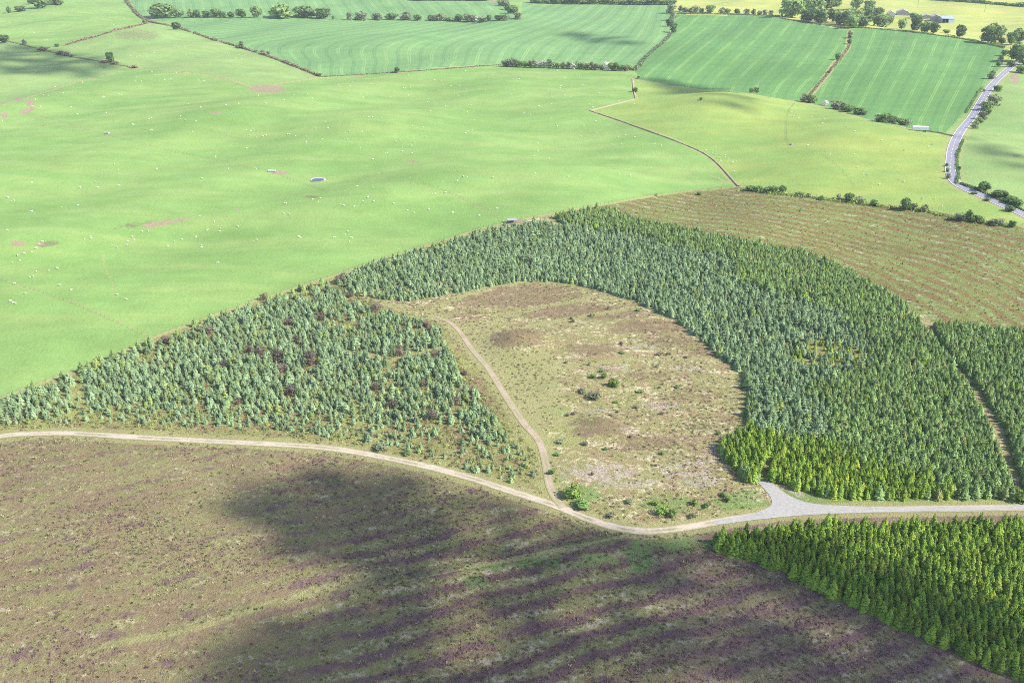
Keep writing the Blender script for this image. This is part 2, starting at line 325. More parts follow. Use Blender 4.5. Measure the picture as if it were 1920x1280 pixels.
def blot(name, px, py, rx, ry, amt=1.0, rot=0.0):
    c, s = math.cos(rot), math.sin(rot); dx, dy = PX - px, PY - py
    q = np.hypot((dx * c + dy * s) / rx, (-dx * s + dy * c) / ry); attrs[name] = np.maximum(attrs[name], amt * np.clip(1.5 - q, 0, 1))
for a in ((502, 167, 34, 7), (490, 163, 20, 4, .8), (405, 212, 14, 2.5), (773, 303, 12, 2), (525, 324, 17, 3.5), (295, 420, 30, 5, 1, -.16), (335, 413, 20, 3, 1, -.16), (33, 456, 14, 5), (75, 457, 8, 4, .8), (50, 208, 16, 5, .9, -.3), (57, 193, 8, 8, .9),
          (8, 216, 10, 6, .8), (35, 187, 12, 4, .7), (965, 416, 22, 4, 1, -.2), (1902, 148, 10, 10, .9), (1255, 24, 10, 2, .7), (1708, 60, 10, 2, .9), (287, 44, 5, 3, 1), (925, 4, 10, 3, .8), (1800, 282, 5, 5, .5), (1650, 12, 30, 4, .4),
          (445, 391, 6, 2, .7), (250, 1144, 7, 4, .6), (187, 1182, 7, 4, .6), (612, 356, 10, 2, .5)): blot('soil', *a)
for a in ((250, 422, 60, 8, .5, -.16), (585, 369, 18, 3, .7), (90, 457, 30, 6, .7, -.15), (258, 66, 60, 14, .55), (80, 236, 8, 2, .5), (507, 351, 8, 2, .5), (1905, 292, 14, 4, .6), (1310, 190, 50, 8, .4)): blot('dark', *a)
# barrows, heather and grass in the clearing
for a in ((968, 634, 46, 16, 1.25), (1130, 800, 58, 17, .95), (1100, 735, 44, 12, .4), (1140, 690, 34, 9, .5), (1080, 585, 130, 15, .85), (960, 562, 110, 15, .85), (1000, 545, 100, 9, .75), (890, 590, 30, 10, .5), (1210, 612, 80, 14, .75), (1110, 655, 60, 13, .65), (1330, 660, 50, 12, .7), (1210, 830, 70, 20, .62), (1010, 560, 150, 28, .5), (1300, 740, 80, 24, .55), (1230, 705, 80, 16, .52), (1260, 640, 70, 14, .6), (1180, 780, 60, 16, .5), (1360, 780, 30, 24, .5), (740, 620, 60, 10, .4), (880, 820, 50, 18, .45), (940, 860, 40, 16, .5)): blot('brown', *a)
for a in ((1130, 885, 90, 22, .55), (1290, 880, 70, 26, .5), (1340, 850, 30, 26, .5), (1240, 760, 70, 14, .45), (1180, 905, 90, 12, .5), (1320, 900, 50, 14, .55), (1150, 690, 60, 6, .5), (1290, 690, 60, 6, .45), (1190, 650, 70, 6, .45), (1120, 770, 30, 10, .5), (1180, 805, 20, 8, .6)): blot('brash', *a)
for a in ((1025, 722, 28, 7, .8), (1038, 770, 26, 10, .9), (1110, 793, 12, 4, 1), (1260, 945, 70, 18, .6), (1090, 925, 40, 20, .75), (1390, 945, 60, 14, .8), (1395, 925, 34, 8, .7), (1040, 905, 30, 20, .6), (610, 660, 40, 8, .8), (560, 715, 30, 6, .7),
          (270, 655, 14, 7, 1), (1200, 1040, 30, 34, .75), (1260, 1020, 80, 16, .7), (900, 1060, 60, 10, .65), (1010, 1055, 60, 12, .7), (890, 1090, 30, 14, .7), (1120, 1050, 50, 16, .6), (1250, 640, 30, 8, .5), (980, 645, 12, 3, .9), (1560, 930, 60, 8, .8), (930, 1200, 20, 10, .55), (1255, 1170, 30, 14, .5), (720, 1110, 120, 10, .45), (1500, 925, 30, 8, .7)): blot('lush', *a)
for a in ((985, 690, 70, 36, .95), (1010, 745, 50, 50, .85), (920, 640, 50, 26, .85), (960, 720, 40, 40, .85), (880, 615, 40, 14, .8), (1050, 790, 20, 16, .6)): blot('dry', *a)
for ln, wd, am in (([(815, 580), (870, 553), (930, 535), (1000, 526), (1060, 532)], 1.7, 1.0), ([(905, 612), (960, 588), (1040, 570), (1110, 558), (1170, 556)], 1.7, 1.0), ([(930, 622), (1020, 606), (1100, 592), (1200, 576), (1245, 575)], 1.6, .9),
                   ([(1050, 688), (1150, 676), (1260, 672), (1380, 672)], 1.6, .6), ([(640, 545), (700, 560), (760, 580)], 1.6, .7), ([(650, 660), (740, 674), (800, 662), (850, 648)], 1.8, .75), ([(200, 1210), (330, 1185), (420, 1162), (520, 1125), (600, 1105), (660, 1098)], 1.1, .5),
                   ([(640, 1102), (760, 1085), (850, 1066), (1000, 1040), (1160, 1004)], .9, .8), (TRACK, 3.6, .62), (BRANCH, 3.2, .62)): band('dry', ln, wd, am)
band('dark', [(640, 1105), (720, 1087), (850, 1064)], 1.0, .9); band('dark', [(1000, 1032), (1160, 1000)], .8, .8)
for ln, wd in ((WALL, 1.5), (FIELD_N, 2.4), (BETWEEN, 2.6), (NWF, 1.8), (FIELD_E, 1.8)): band('dry', ln, wd, .9)
band('lush', [(1460, 926), (1520, 940), (1600, 943), (1920, 943)], 2.0, .9); blot('brash', 1495, 925, 22, 8, .7, .5); band('dry', EDGE, 1.8, .6); band('dry', ROAD, 6.5, .5); band('lush', ROAD, 9.0, .35)
band('dry', [(1385, 350), (1340, 330), (1300, 325), (1270, 330)], 1.2, .4)
for ln, wd, am in (([(190, 470), (197, 500), (210, 530), (216, 560)], .5, .5), ([(335, 480), (325, 520)], .5, .42), ([(60, 215), (200, 252), (330, 284), (480, 314)], 1.2, .5), ([(0, 520), (140, 567), (283, 632)], 1.0, .45), ([(520, 326), (600, 360), (700, 352), (780, 344)], .8, .45), ([(1270, 322), (1330, 328), (1372, 345)], .8, .6),
                   ([(0, 475), (160, 452), (330, 425), (520, 392), (760, 360), (1000, 338)], 5.0, .33), ([(300, 225), (420, 212), (560, 236), (700, 250)], 6.0, .3), ([(1400, 250), (1500, 262), (1640, 320), (1760, 350)], 4.0, .36), ([(1240, 210), (1320, 225), (1400, 260)], 3.0, .33), ([(770, 345), (870, 372), (945, 410)], 1.0, .5), ([(1850, 200), (1890, 215), (1920, 230)], 1.5, .4)): band('dry', ln, wd, am)  # the wide bands put the sunlit pasture crests into the colour
mq = np.hypot((PX - 968) / 48, (PY - 636) / 18); attrs['dry'] *= np.clip((mq - .9) / .3, 0, 1); blot('lush', 985, 640, 12, 4, .9); blot('brash', 940, 655, 20, 4, .5)
# rows: heath furrows, clear-felled windrows, tramlines
fx, fy = np.array(wline([(760, 1240), (1200, 1115)])); dirv = (fy - fx) / np.hypot(*(fy - fx))
rowL = (-(GX - fx[0]) * dirv[1] + (GY - fx[1]) * dirv[0]) / 7.5
rowF = pdist(GX, GY, wline([(900, 360), (1150, 385), (1400, 425), (1560, 458), (1700, 500), (1820, 552), (1920, 615), (2200, 800)]), True) / 9.0
g1 = np.array(wline([(1060, 690), (1380, 678)])); d1 = (g1[1] - g1[0]) / np.hypot(*(g1[1] - g1[0])); rowC = (-(GX - g1[0][0]) * d1[1] + (GY - g1[0][1]) * d1[0]) / 8.0
def tram(g0, g1, n):
    a = np.array(sorted([(y, x) for x, y in g0])); c = np.array(sorted([(y, x) for x, y in g1]))
    x0 = np.interp(PY, a[:, 0], a[:, 1]); x1 = np.interp(PY, c[:, 0], c[:, 1]); return n * (PX - x0) / (x1 - x0)
tW = tram([(662, 140), (661, 128), (664, 116), (656, 100), (658, 90), (676, 80), (740, 66), (830, 50), (900, 36), (980, 5)], [(1110, 128), (1130, 110), (1150, 90), (1180, 65), (1200, 40), (1215, 10)], 11)
tN = tram([(560, 38), (545, 20), (535, 0)], [(850, 38), (838, 22), (822, 8), (815, 0)], 8)
tM = tram([(1268, 158), (1280, 142), (1320, 105), (1350, 80), (1386, 48), (1400, 30)], [(1430, 178), (1442, 158), (1480, 120), (1510, 85), (1530, 53), (1540, 40)], 4)
tE = tram([(1610, 240), (1625, 215), (1655, 157), (1682, 110), (1700, 67), (1704, 50)], [(1742, 240), (1752, 215), (1782, 157), (1805, 110), (1822, 70), (1828, 50)], 3)
attrs['ramp'] = np.clip(.18 + .9 * np.clip((PX - 450) / 400, 0, 1) * np.clip((PY - 940) / 120, 0, 1) + np.where((PY < 640) & (PX > 1130), .65, 0), 0, 1).astype(np.float32)
fi, fj = np.meshgrid(np.arange(NA - 1), np.arange(NR - 1), indexing='ij')
q0 = (fi * NR + fj).ravel(); quads = np.stack([q0, q0 + NR, q0 + NR + 1, q0 + 1], -1)[:, ::-1]
cx, cy = GX[quads].mean(1), GY[quads].mean(1); cpx, cpy = proj(cx, cy, H(cx, cy))
above = (cpy < np.interp(cpx, [p[0] for p in EDGE], [p[1] for p in EDGE])) & (cpx > -8000)
zid = np.full(len(quads), 7)
def setz(poly, k, only=None):
    m = inside(poly, cpx, cpy) & (zid == 7)
    if only is not None: m &= only
    zid[m] = k
setz(Z_CROP_W, 1); setz(Z_CROP_N, 2); setz(Z_CROP_M, 3); setz(Z_CROP_E, 4); setz(Z_NW_A, 5, above); setz(Z_NW_C, 6, above); setz(Z_NW_B, 12, above)
setz(Z_PAST_E, 8); setz(Z_EAST, 9)
topz = (zid == 7) & above & (cpy < np.interp(cpx, [-400, 1180, 1200, 1300, 1920, 2600], [-400, -400, 60, 60, 130, 200])); zid[topz] = 10
zid[(zid == 7) & above] = 0
lowm = cpy > np.interp(cpx, [p[0] for p in TRACK], [p[1] for p in TRACK]); below = (zid == 7)
zid[below & lowm] = 13
east_low = below & lowm & (cpx > np.interp(cpy, [990, 1060, 1130, 1280, 1600], [1190, 1215, 1240, 1290, 1400])); zid[east_low] = 14
setz(Z_LEFT_PL, 15); setz(Z_FELL, 16); setz(Z_UPPER, 17); setz(Z_RIGHT, 17); setz(Z_FAR, 17); zid[zid == 7] = 18
zinfo = {0: ('pasture', 'pasture', 'wide bright green sheep pasture sloping down to the conifer plantation', None),
 1: ('crop_field', 'crop', 'long cereal field with curving tramlines between two hedgerows', tW), 2: ('crop_field', 'crop', 'strip of cereal crop beyond the northern hedgerow', tN),
 3: ('crop_field', 'crop_dark', 'striped cereal field with pale paired tramlines west of the brown bank', tM), 4: ('crop_field', 'crop_dark', 'darker striped cereal field beside the tarmac road', tE),
 5: ('pasture', 'pasture', 'green sheep pasture behind the brown gorse hedge', None), 6: ('pasture', 'pasture_olive', 'olive pasture partly under cloud shadow beside the post fence', None), 12: ('pasture', 'pasture_olive', 'pale green hill pasture between the gorse hedges', None),
 8: ('pasture', 'pasture_yellow', 'yellowish green pasture between the stone bank and the road', None), 9: ('pasture', 'pasture_olive', 'green pasture on the far side of the tarmac road', None),
 10: ('meadow', 'meadow', 'pale mown meadow around the farm sheds', None), 13: ('heath', 'heath', 'brown and purple heather heath below the gravel track', rowL), 14: ('heath', 'heath_east', 'heather heath beside the bright green spruce block', rowL),
 15: ('plantation_floor', 'forest_floor', 'rough heathy ground under the open blue spruce plantation', rowC), 16: ('clearfell', 'clearfell', 'brown clear-felled hillside with lines of grey brash', rowF),
 17: ('plantation_floor', 'forest_floor', 'heathy ground beneath the dense conifer plantation', rowC), 18: ('clearing', 'clearing', 'pale grassy heath clearing with low round barrows', rowC)}
def submesh(name, mat, sel, row):
    q = quads[sel]; used, inv = np.unique(q, return_inverse=True); n = len(used)
    me = bpy.data.meshes.new(name); me.vertices.add(n); me.vertices.foreach_set('co', np.stack([GX[used], GY[used], GZ[used]], -1).astype(np.float32).ravel())
    k = len(q); me.loops.add(4 * k); me.loops.foreach_set('vertex_index', inv.astype(np.int32).ravel())
    me.polygons.add(k); me.polygons.foreach_set('loop_start', (np.arange(k) * 4).astype(np.int32))
    me.polygons.foreach_set('use_smooth', np.ones(k, bool)); me.update(calc_edges=True)
    for a, arr in attrs.items():
        at = me.attributes.new(a, 'FLOAT', 'POINT'); at.data.foreach_set('value', (row if (a == 'row' and row is not None) else arr)[used].astype(np.float32))
    me.materials.append(mat); return me
for z, (nm, mt, lb, row) in zinfo.items():
    s = zid == z
    if s.any(): tag(link(nm, submesh(nm, M[mt], s, row)), lb, nm.replace('_', ' '), None, 'structure')

# ------------------------------------------------------------------ tracks and road: draped ribbons
def ribbon(name, pts, offs, up, mat, parent=None, lat=0.0):
    d = np.gradient(pts[:, :2], axis=0); d /= np.maximum(np.hypot(d[:, 0], d[:, 1])[:, None], 1e-6); nrm = np.stack([-d[:, 1], d[:, 0]], -1)
    v = []; f = []; m = len(offs); us = []
    for i in range(len(pts)):
        for o in offs:
            oo = o(i) if callable(o) else o
            x, y = pts[i, :2] + nrm[i] * oo; v.append((x, y, float(H(x, y)) + up)); us.append(oo)
    for i in range(len(pts) - 1):
        for k in range(m - 1): a = i * m + k; f.append((a, a + m, a + m + 1, a + 1))
    me = mesh_np(name, v, f, mat); at = me.attributes.new('across', 'FLOAT', 'POINT'); at.data.foreach_set('value', us)
    return link(name, me, parent)
def track_mat(name, rut, mid, edge, half):
    b = NB(name); a = b.math('ABSOLUTE', b.attr('across')); a = b.math('ADD', a, b.math('MULTIPLY', b.math('SUBTRACT', b.noise(.45, 4, .7), .5), 1.3))
    n = b.noise(1.2, 4, .7); n2 = b.noise(.12, 3)
    c = b.mix(b.step(a, .25, .55), b.mix(b.step(n2, .4, .6), mid, rut), rut); c = b.mix(b.step(a, half - .75, half - .15), c, edge)
    c = b.vary(c, n, .78, 1.2); c = b.vary(c, n2, .88, 1.1)
    return b.surf(c, .95, .05, n, .08)
tl = smooth_line(TRACK); bl = smooth_line(BRANCH)
tag(ribbon('track', tl, [-1.7, -.95, 0, .95, 1.7], .05, track_mat('track_gravel', (.38, .315, .245), (.25, .23, .13), (.225, .215, .11), 1.7)), 'pale gravel forest track running past the plantation', 'track', None, 'structure')
tp = lambda o: (lambda i: o * (1.0 if i < .6 * len(bl) else max(.5, 1 - .5 * (i / len(bl) - .6) / .4)))
tag(ribbon('track', bl, [tp(-1.35), tp(-.7), 0, tp(.7), tp(1.35)], .075, track_mat('track_dirt', (.33, .255, .195), (.255, .235, .12), (.235, .225, .105), 1.35)), 'dirt side track climbing into the heath clearing', 'track', None, 'structure')
b = NB('apron_gravel'); n = b.noise(1.0, 4, .7); c = b.vary(b.mix(b.noise(.15, 3), (.33, .31, .285), (.25, .24, .22)), n, .8, 1.18); apm = b.surf(c, .95, .05, n, .06)
apr = [(1420, 903), (1444, 903), (1458, 914), (1482, 930), (1515, 942), (1560, 947), (1640, 949.5), (1760, 949.5), (1930, 948), (2200, 942), (2200, 952), (1930, 955), (1700, 959), (1560, 963), (1480, 968), (1430, 973), (1395, 977), (1345, 983), (1340, 976), (1395, 967), (1425, 958), (1445, 948), (1447, 938), (1440, 925)]
ap = np.vstack([smooth_line(apr + apr[:1], 8)[:-1]]); bm = bmesh.new(); vv = [bm.verts.new((p[0], p[1], float(H(p[0], p[1])) + .10)) for p in ap]
fc = bm.faces.new(vv); bmesh.ops.triangulate(bm, faces=[fc]); me = bpy.data.meshes.new('gravel_turning_area'); bm.to_mesh(me); bm.free(); me.materials.append(apm)
for p in me.polygons:
    if p.normal.z < 0: p.flip()
tag(link('gravel_turning_area', me), 'wide pale gravel junction between two spruce blocks', 'gravel', None, 'structure')
rl = smooth_line(ROAD, 5)
tag(ribbon('road', rl, [-3.3, 0, 3.3], .16, plain('asphalt', (.235, .225, .26), .08, .6, .8, .25)), 'grey two-lane tarmac road curving past the fields', 'road', None, 'structure')
wp = plain('road_paint', (.75, .74, .72), .08, 2, .7, .2)
tag(ribbon('road_marking', rl, [-3.15, -2.85], .19, wp), 'white edge line along the western side of the tarmac road', 'road marking', None, 'structure')
tag(ribbon('road_marking', rl, [2.85, 3.15], .19, wp), 'white edge line along the eastern side of the tarmac road', 'road marking', None, 'structure')
mb = MB(); acc = np.concatenate([[0], np.cumsum(np.hypot(*np.diff(rl[:, :2], axis=0).T))])
for s0 in np.arange(0, acc[-1] - 6, 9.0):
    a = [np.interp(s0 + q, acc, rl[:, i]) for q in (0, 4.0) for i in (0, 1)]; d = np.array([a[2] - a[0], a[3] - a[1]]); d /= np.hypot(*d); n = np.array([-d[1], d[0]]) * .1
    mb.poly([(a[j] + sg * n[0], a[j + 1] + sg * n[1], float(H(a[j], a[j + 1])) + .19) for j, sg in ((0, -1), (2, -1), (2, 1), (0, 1))])
tag(link('road_marking', mb.mesh('road_centre_dashes', wp)), 'dashed white centre line of the tarmac road', 'road marking', None, 'structure')

# ------------------------------------------------------------------ tree meshes
def conifer_crown(seed, h=1.0, rbase=.27, whorls=11, per=8, fluff=1.0):
    """unit-height spruce crown: whorls of drooping needle sprays round a dark core"""
    r = random.Random(seed); v = []; f = []
    k = 7; n0 = len(v)
    for i in range(k): t = 6.2832 * i / k; v.append((math.cos(t) * rbase * .5, math.sin(t) * rbase * .5, .06))
    v.append((0, 0, .93)); f += [(n0 + i, n0 + (i + 1) % k, n0 + k) for i in range(k)]
    for wi in range(whorls):
        t = wi / (whorls - 1); z = .07 + .88 * t ** .92; rr = rbase * (1 - t ** 1.45) ** .9 * r.uniform(.86, 1.12) + .02; n = max(4, int(per * (1 - .45 * t))); ph = r.random() * 6.28
        for i in range(n):
            if r.random() < .08: continue
            a = ph + 6.2832 * i / n + r.uniform(-.25, .25); L = rr * r.uniform(.72, 1.22) * fluff; dr = -L * r.uniform(.15, .42) if t < .8 else L * .5; wd = L * r.uniform(.3, .46) + .012
            c, s = math.cos(a), math.sin(a); zz = z + r.uniform(-.02, .02); b0 = len(v)
            up = r.uniform(.0, .05); v += [(c * rr * .08, s * rr * .08, zz + L * .10), (c * L * .62 - s * wd, s * L * .62 + c * wd, zz + dr * .55 - .012), (c * L, s * L, zz + dr), (c * L * .62 + s * wd, s * L * .62 - c * wd, zz + dr * .55 - .012), (c * L * .6, s * L * .6, zz + dr * .35 + .035 + up)]
            f += [(b0, b0 + 4, b0 + 1), (b0 + 1, b0 + 4, b0 + 2), (b0 + 2, b0 + 4, b0 + 3), (b0 + 3, b0 + 4, b0)]
    n0 = len(v); v += [(-.012, 0, .92), (.012, 0, .92), (0, .012, .92), (0, 0, 1.0)]; f += [(n0, n0 + 1, n0 + 3), (n0 + 1, n0 + 2, n0 + 3), (n0 + 2, n0, n0 + 3)]
    return v, f
def trunk_vf(h=.5, r=.022):
    m = MB(); m.tube((0, 0, -.06), (0, 0, h), r, r * .5, 5); return m.v, m.f
def broad_crown(seed, leaves=420, size=.085, lobes=7, flat_=.8, z0=.18):
    """unit crown (height 1, width about 1): leaf faces over several lobes"""
    r = random.Random(seed); L = []
    for i in range(lobes):
        a = r.uniform(0, 6.28); q = r.uniform(.12, .27); L.append((math.cos(a) * q, math.sin(a) * q, r.uniform(z0 + .2, .78), r.uniform(.17, .28)))
    L.append((0, 0, .62, .34)); L.append((0, 0, z0 + .24, .24)); v = []; f = []
    for i in range(leaves):
        lx, ly, lz, lr = L[i % len(L)]; d = Vector((r.gauss(0, 1), r.gauss(0, 1), r.gauss(.25, 1))).normalized(); rad_ = lr * r.uniform(.72, 1.12)
        p = Vector((lx, ly, lz)) + Vector((d.x, d.y, d.z * flat_)) * rad_
        nn = (d + Vector((r.gauss(0, .45), r.gauss(0, .45), r.gauss(0, .45)))).normalized(); u = nn.orthogonal().normalized(); u = (Matrix.Rotation(r.uniform(0, 6.28), 3, nn) @ u); q = nn.cross(u); s = size * r.uniform(.6, 1.35); b0 = len(v)
        v += [tuple(p + u * s), tuple(p + q * s * .75), tuple(p - u * s), tuple(p - q * s * .75)]; f.append((b0, b0 + 1, b0 + 2, b0 + 3))
    return v, f
def broad_trunk(seed):
    r = random.Random(seed); m = MB(); m.tube((0, 0, -.04), (0, 0, .34), .035, .026, 6)
    for i in range(4):
        a = 1.57 * i + r.uniform(-.4, .4); m.tube((0, 0, .28), (math.cos(a) * .2, math.sin(a) * .2, .62), .02, .008, 4)
    return m.v, m.f
def two_mat(name, tv, tf, tm, cv, cf, cm):
    n = len(tv); me = mesh_np(name, list(tv) + list(cv), list(tf) + [tuple(i + n for i in q) for q in cf], [tm, cm])
    me.polygons.foreach_set('material_index', [0] * len(tf) + [1] * len(cf)); return me
TV, TF = trunk_vf()
CON = {}
for kind, rb, wh, per, fl in (('spruce_blue', .36, 8, 9, 1.0), ('spruce_green', .27, 10, 9, 1.05), ('spruce_lime', .265, 10, 9, 1.0)):
    CON[kind] = [conifer_crown(100 + i, 1, rb * (.86 + .055 * i), wh, per, fl) for i in range(6)]
trunk_mesh = mesh_np('conifer_trunk', TV, TF, M['trunk'])
con_crown = {k: [mesh_np(k + '_crown', v, f, M[k]) for v, f in vs_] for k, vs_ in CON.items()}
con_full = {k: [two_mat(k, TV, TF, M['trunk'], v, f, M[k]) for v, f in vs_] for k, vs_ in CON.items()}
broad = {}
for kind, leaves, size, tm in (('leaf_dark', 640, .085, 'trunk'), ('leaf_mid', 640, .085, 'trunk'), ('leaf_grey', 360, .075, 'trunk_grey'), ('leaf_lime', 420, .08, 'trunk'), ('blossom', 340, .075, 'trunk_grey'), ('bare', 420, .05, 'trunk'), ('gorse', 340, .08, 'trunk')):
    z0 = .03 if kind in ('leaf_dark', 'leaf_mid') else -.06
    broad[kind] = [(mesh_np(kind + '_crown', *broad_crown(50 + i * 7, leaves, size, 7, .85, z0), M[kind]), mesh_np(kind + '_trunk', *broad_trunk(i), M[tm])) for i in range(4)]

# ------------------------------------------------------------------ scattering helper for stuff (geometry nodes)
def gn_scatter(name, pts, scl, rz, idx, meshes, label, cat):
    coll = bpy.data.collections.new(name + '_kinds')
    for i, me in enumerate(meshes): coll.objects.link(bpy.data.objects.new('%s_kind_%02d' % (name, i), me))
    me = bpy.data.meshes.new(name); n = len(pts); me.vertices.add(n); me.vertices.foreach_set('co', np.asarray(pts, np.float32).ravel())
    a = me.attributes.new('scl', 'FLOAT_VECTOR', 'POINT'); a.data.foreach_set('vector', np.asarray(scl, np.float32).ravel())
    rot = np.zeros((n, 3), np.float32); rot[:, 2] = rz; a = me.attributes.new('rot', 'FLOAT_VECTOR', 'POINT'); a.data.foreach_set('vector', rot.ravel())
    a = me.attributes.new('pick', 'INT', 'POINT'); a.data.foreach_set('value', np.asarray(idx, np.int32))
    o = link(name, me); g = bpy.data.node_groups.new(name, 'GeometryNodeTree')
    g.interface.new_socket('Geometry', in_out='INPUT', socket_type='NodeSocketGeometry'); g.interface.new_socket('Geometry', in_out='OUTPUT', socket_type='NodeSocketGeometry')
    gi, go = g.nodes.new('NodeGroupInput'), g.nodes.new('NodeGroupOutput'); ip = g.nodes.new('GeometryNodeInstanceOnPoints'); ci = g.nodes.new('GeometryNodeCollectionInfo')
    ci.inputs['Collection'].default_value = coll; ci.inputs['Separate Children'].default_value = True; ci.inputs['Reset Children'].default_value = True
    def na(nm, ty): q = g.nodes.new('GeometryNodeInputNamedAttribute'); q.data_type = ty; q.inputs['Name'].default_value = nm; return q.outputs['Attribute']
    L = g.links.new; L(gi.outputs[0], ip.inputs['Points']); L(ci.outputs[0], ip.inputs['Instance']); ip.inputs['Pick Instance'].default_value = True
    L(na('pick', 'INT'), ip.inputs['Instance Index']); L(na('rot', 'FLOAT_VECTOR'), ip.inputs['Rotation']); L(na('scl', 'FLOAT_VECTOR'), ip.inputs['Scale']); L(ip.outputs[0], go.inputs[0])
    md = o.modifiers.new('scatter', 'NODES'); md.node_group = g
    return tag(o, label, cat, None, 'stuff')

# ------------------------------------------------------------------ conifers
def plant(poly, spacing, jit, rot=.0):
    """jittered planting rows covering a photo-pixel outline; returns ground x, y and pixels"""
    wp_ = P(*np.array(poly, float).T); lo, hi = wp_[:, :2].min(0) - 4, wp_[:, :2].max(0) + 4; c = (lo + hi) / 2; e = np.hypot(*(hi - lo)) / 2
    g = np.arange(-e, e, spacing); X, Y = np.meshgrid(g, g); X, Y = X.ravel(), Y.ravel()
    X = X + RNG.uniform(-jit, jit, len(X)) * spacing; Y = Y + RNG.uniform(-jit, jit, len(Y)) * spacing
    x = c[0] + X * math.cos(rot) - Y * math.sin(rot); y = c[1] + X * math.sin(rot) + Y * math.cos(rot); ok = y > 40; x, y = x[ok], y[ok]
    px, py = proj(x, y, H(x, y)); k = inside(poly, px, py); return x[k], y[k], px[k], py[k]
def vnoise(x, y, s, seed=0):
    r = np.random.default_rng(seed); v = 0
    for i in range(6): a = r.uniform(0, 6.28); q = s * r.uniform(.6, 1.6); v = v + np.sin((x * math.cos(a) + y * math.sin(a)) / q + r.uniform(0, 6.28))
    return v / 6
SHRUBS = [(486, 664, 18, 20), (522, 676, 20, 22), (583, 682, 24, 26), (530, 694, 14, 20), (703, 728, 14, 16), (543, 738, 16, 22), (735, 762, 14, 18), (747, 664, 18, 20), (793, 722, 14, 14), (466, 660, 14, 14), (600, 598, 14, 16), (395, 622, 12, 14), (705, 580, 14, 18), (640, 527, 12, 20), (812, 784, 18, 18), (855, 756, 14, 14), (540, 606, 12, 16), (800, 610, 10, 16), (555, 640, 12, 14), (445, 755, 10, 12), (310, 640, 12, 14), (420, 686, 12, 12), (990, 495, 12, 12), (815, 668, 14, 16), (870, 700, 10, 12), (495, 560, 10, 14), (655, 555, 9, 14)]
def SHRUBFREE(px, py):
    k = np.ones(len(px))
    for a, b_, h_, w_ in SHRUBS: k[(np.abs(px - a) < w_ * .5) & (py > b_ - 8) & (py < b_ + 14)] = 0
    return k
stands = {'spruce_blue': [], 'spruce_green': [], 'spruce_lime': []}
def add(kind, x, y, h, wmul): stands[kind].append(np.stack([x, y, h, wmul * np.ones_like(h)], -1))
x, y, px, py = plant(Z_LSPR, 1.75, .44, .3)          # open blue spruce plantation
thin = np.clip((px - 560) / 420, 0, 1) * np.clip((py - 690) / 120, 0, 1)
edge = np.clip((np.interp(px, [0, 300, 640, 1000], [782, 784, 804, 866]) - py) / 40, 0, 1)
lane = pdist(x, y, wline([(650, 660), (740, 674), (800, 662), (850, 648)])) < 2.2; lane2 = pdist(x, y, wline([(760, 590), (690, 575), (640, 550)])) < 2.0
keep = (RNG.random(len(x)) < (.92 - .42 * thin) * (.70 + .30 * edge) * np.clip(1.02 + 1.15 * vnoise(x, y, 6, 3), .15, 1) * SHRUBFREE(px, py)) & ~lane & ~lane2
x, y, thin, edge = x[keep], y[keep], thin[keep], edge[keep]; n = len(x)
add('spruce_blue', x, y, np.clip(RNG.normal(2.75, .8, n) * (1 - .15 * thin) * (.75 + .25 * edge) + .8 * vnoise(x, y, 12, 5), 1.0, 5.2), 1.0)
x, y, px, py = plant(Z_UPPER, 1.7, .38, .5)          # blue spruce belt
gap = ((np.hypot((px - 1560) / 75, (py - 672) / 22) < 1) & (RNG.random(len(x)) < .8)) | ((np.hypot((px - 1480) / 80, (py - 640) / 25) < 1) & (RNG.random(len(x)) < .4)); sparse = np.clip((900 - px) / 250, 0, 1)
keep = (RNG.random(len(x)) < .94 - .42 * sparse + .25 * vnoise(x, y, 8, 9)) & ~gap; x, y = x[keep], y[keep]; n = len(x)
add('spruce_blue', x, y, np.clip(RNG.normal(3.1, .7, n) + .8 * vnoise(x, y, 12, 5), 1.3, 5.4), 1.02)
gx_, gy_, px, py = plant([(1480, 640), (1560, 645), (1640, 665), (1632, 690), (1540, 700), (1470, 690)], 2.1, .4, .5); k = RNG.random(len(gx_)) < .55
add('spruce_lime', gx_[k], gy_[k], RNG.uniform(1.6, 3.0, k.sum()), 1.1)
for poly in (Z_RIGHT, Z_FAR):
    x, y, px, py = plant(poly, 1.5, .34, .62); jx, jy = RNG.normal(0, 16, len(x)), RNG.normal(0, 9, len(x)); lime = inside(Z_LIME, px + jx, py + jy)
    k = ~inside(Z_UPPER, px + jx * .5, py + jy * .5) & (RNG.random(len(x)) < .95); ride = pdist(x, y, wline([(1432, 912), (1436, 880), (1445, 862)])) < 1.5; k &= ~ride
    lm = k & (lime | (RNG.random(len(x)) < .05)); gr = k & ~lm
    add('spruce_lime', x[lm], y[lm], np.clip(RNG.normal(3.8, .6, lm.sum()) + .5 * vnoise(x[lm], y[lm], 9, 5), 2.4, 6.0), 1.15)
    tall = RNG.random(gr.sum()) < .02
    add('spruce_green', x[gr], y[gr], np.clip(RNG.normal(3.7, .55, gr.sum()) + .5 * vnoise(x[gr], y[gr], 9, 5), 2.2, 6.0) * (1 + .35 * tall), 1.2)
x, y, px, py = plant(Z_NEAR, 1.5, .34, -.35); k = RNG.random(len(x)) < .95
add('spruce_lime', x[k], y[k], np.clip(RNG.normal(4.2, .6, k.sum()) + .6 * vnoise(x[k], y[k], 9, 5), 2.6, 6.4), 1.12)
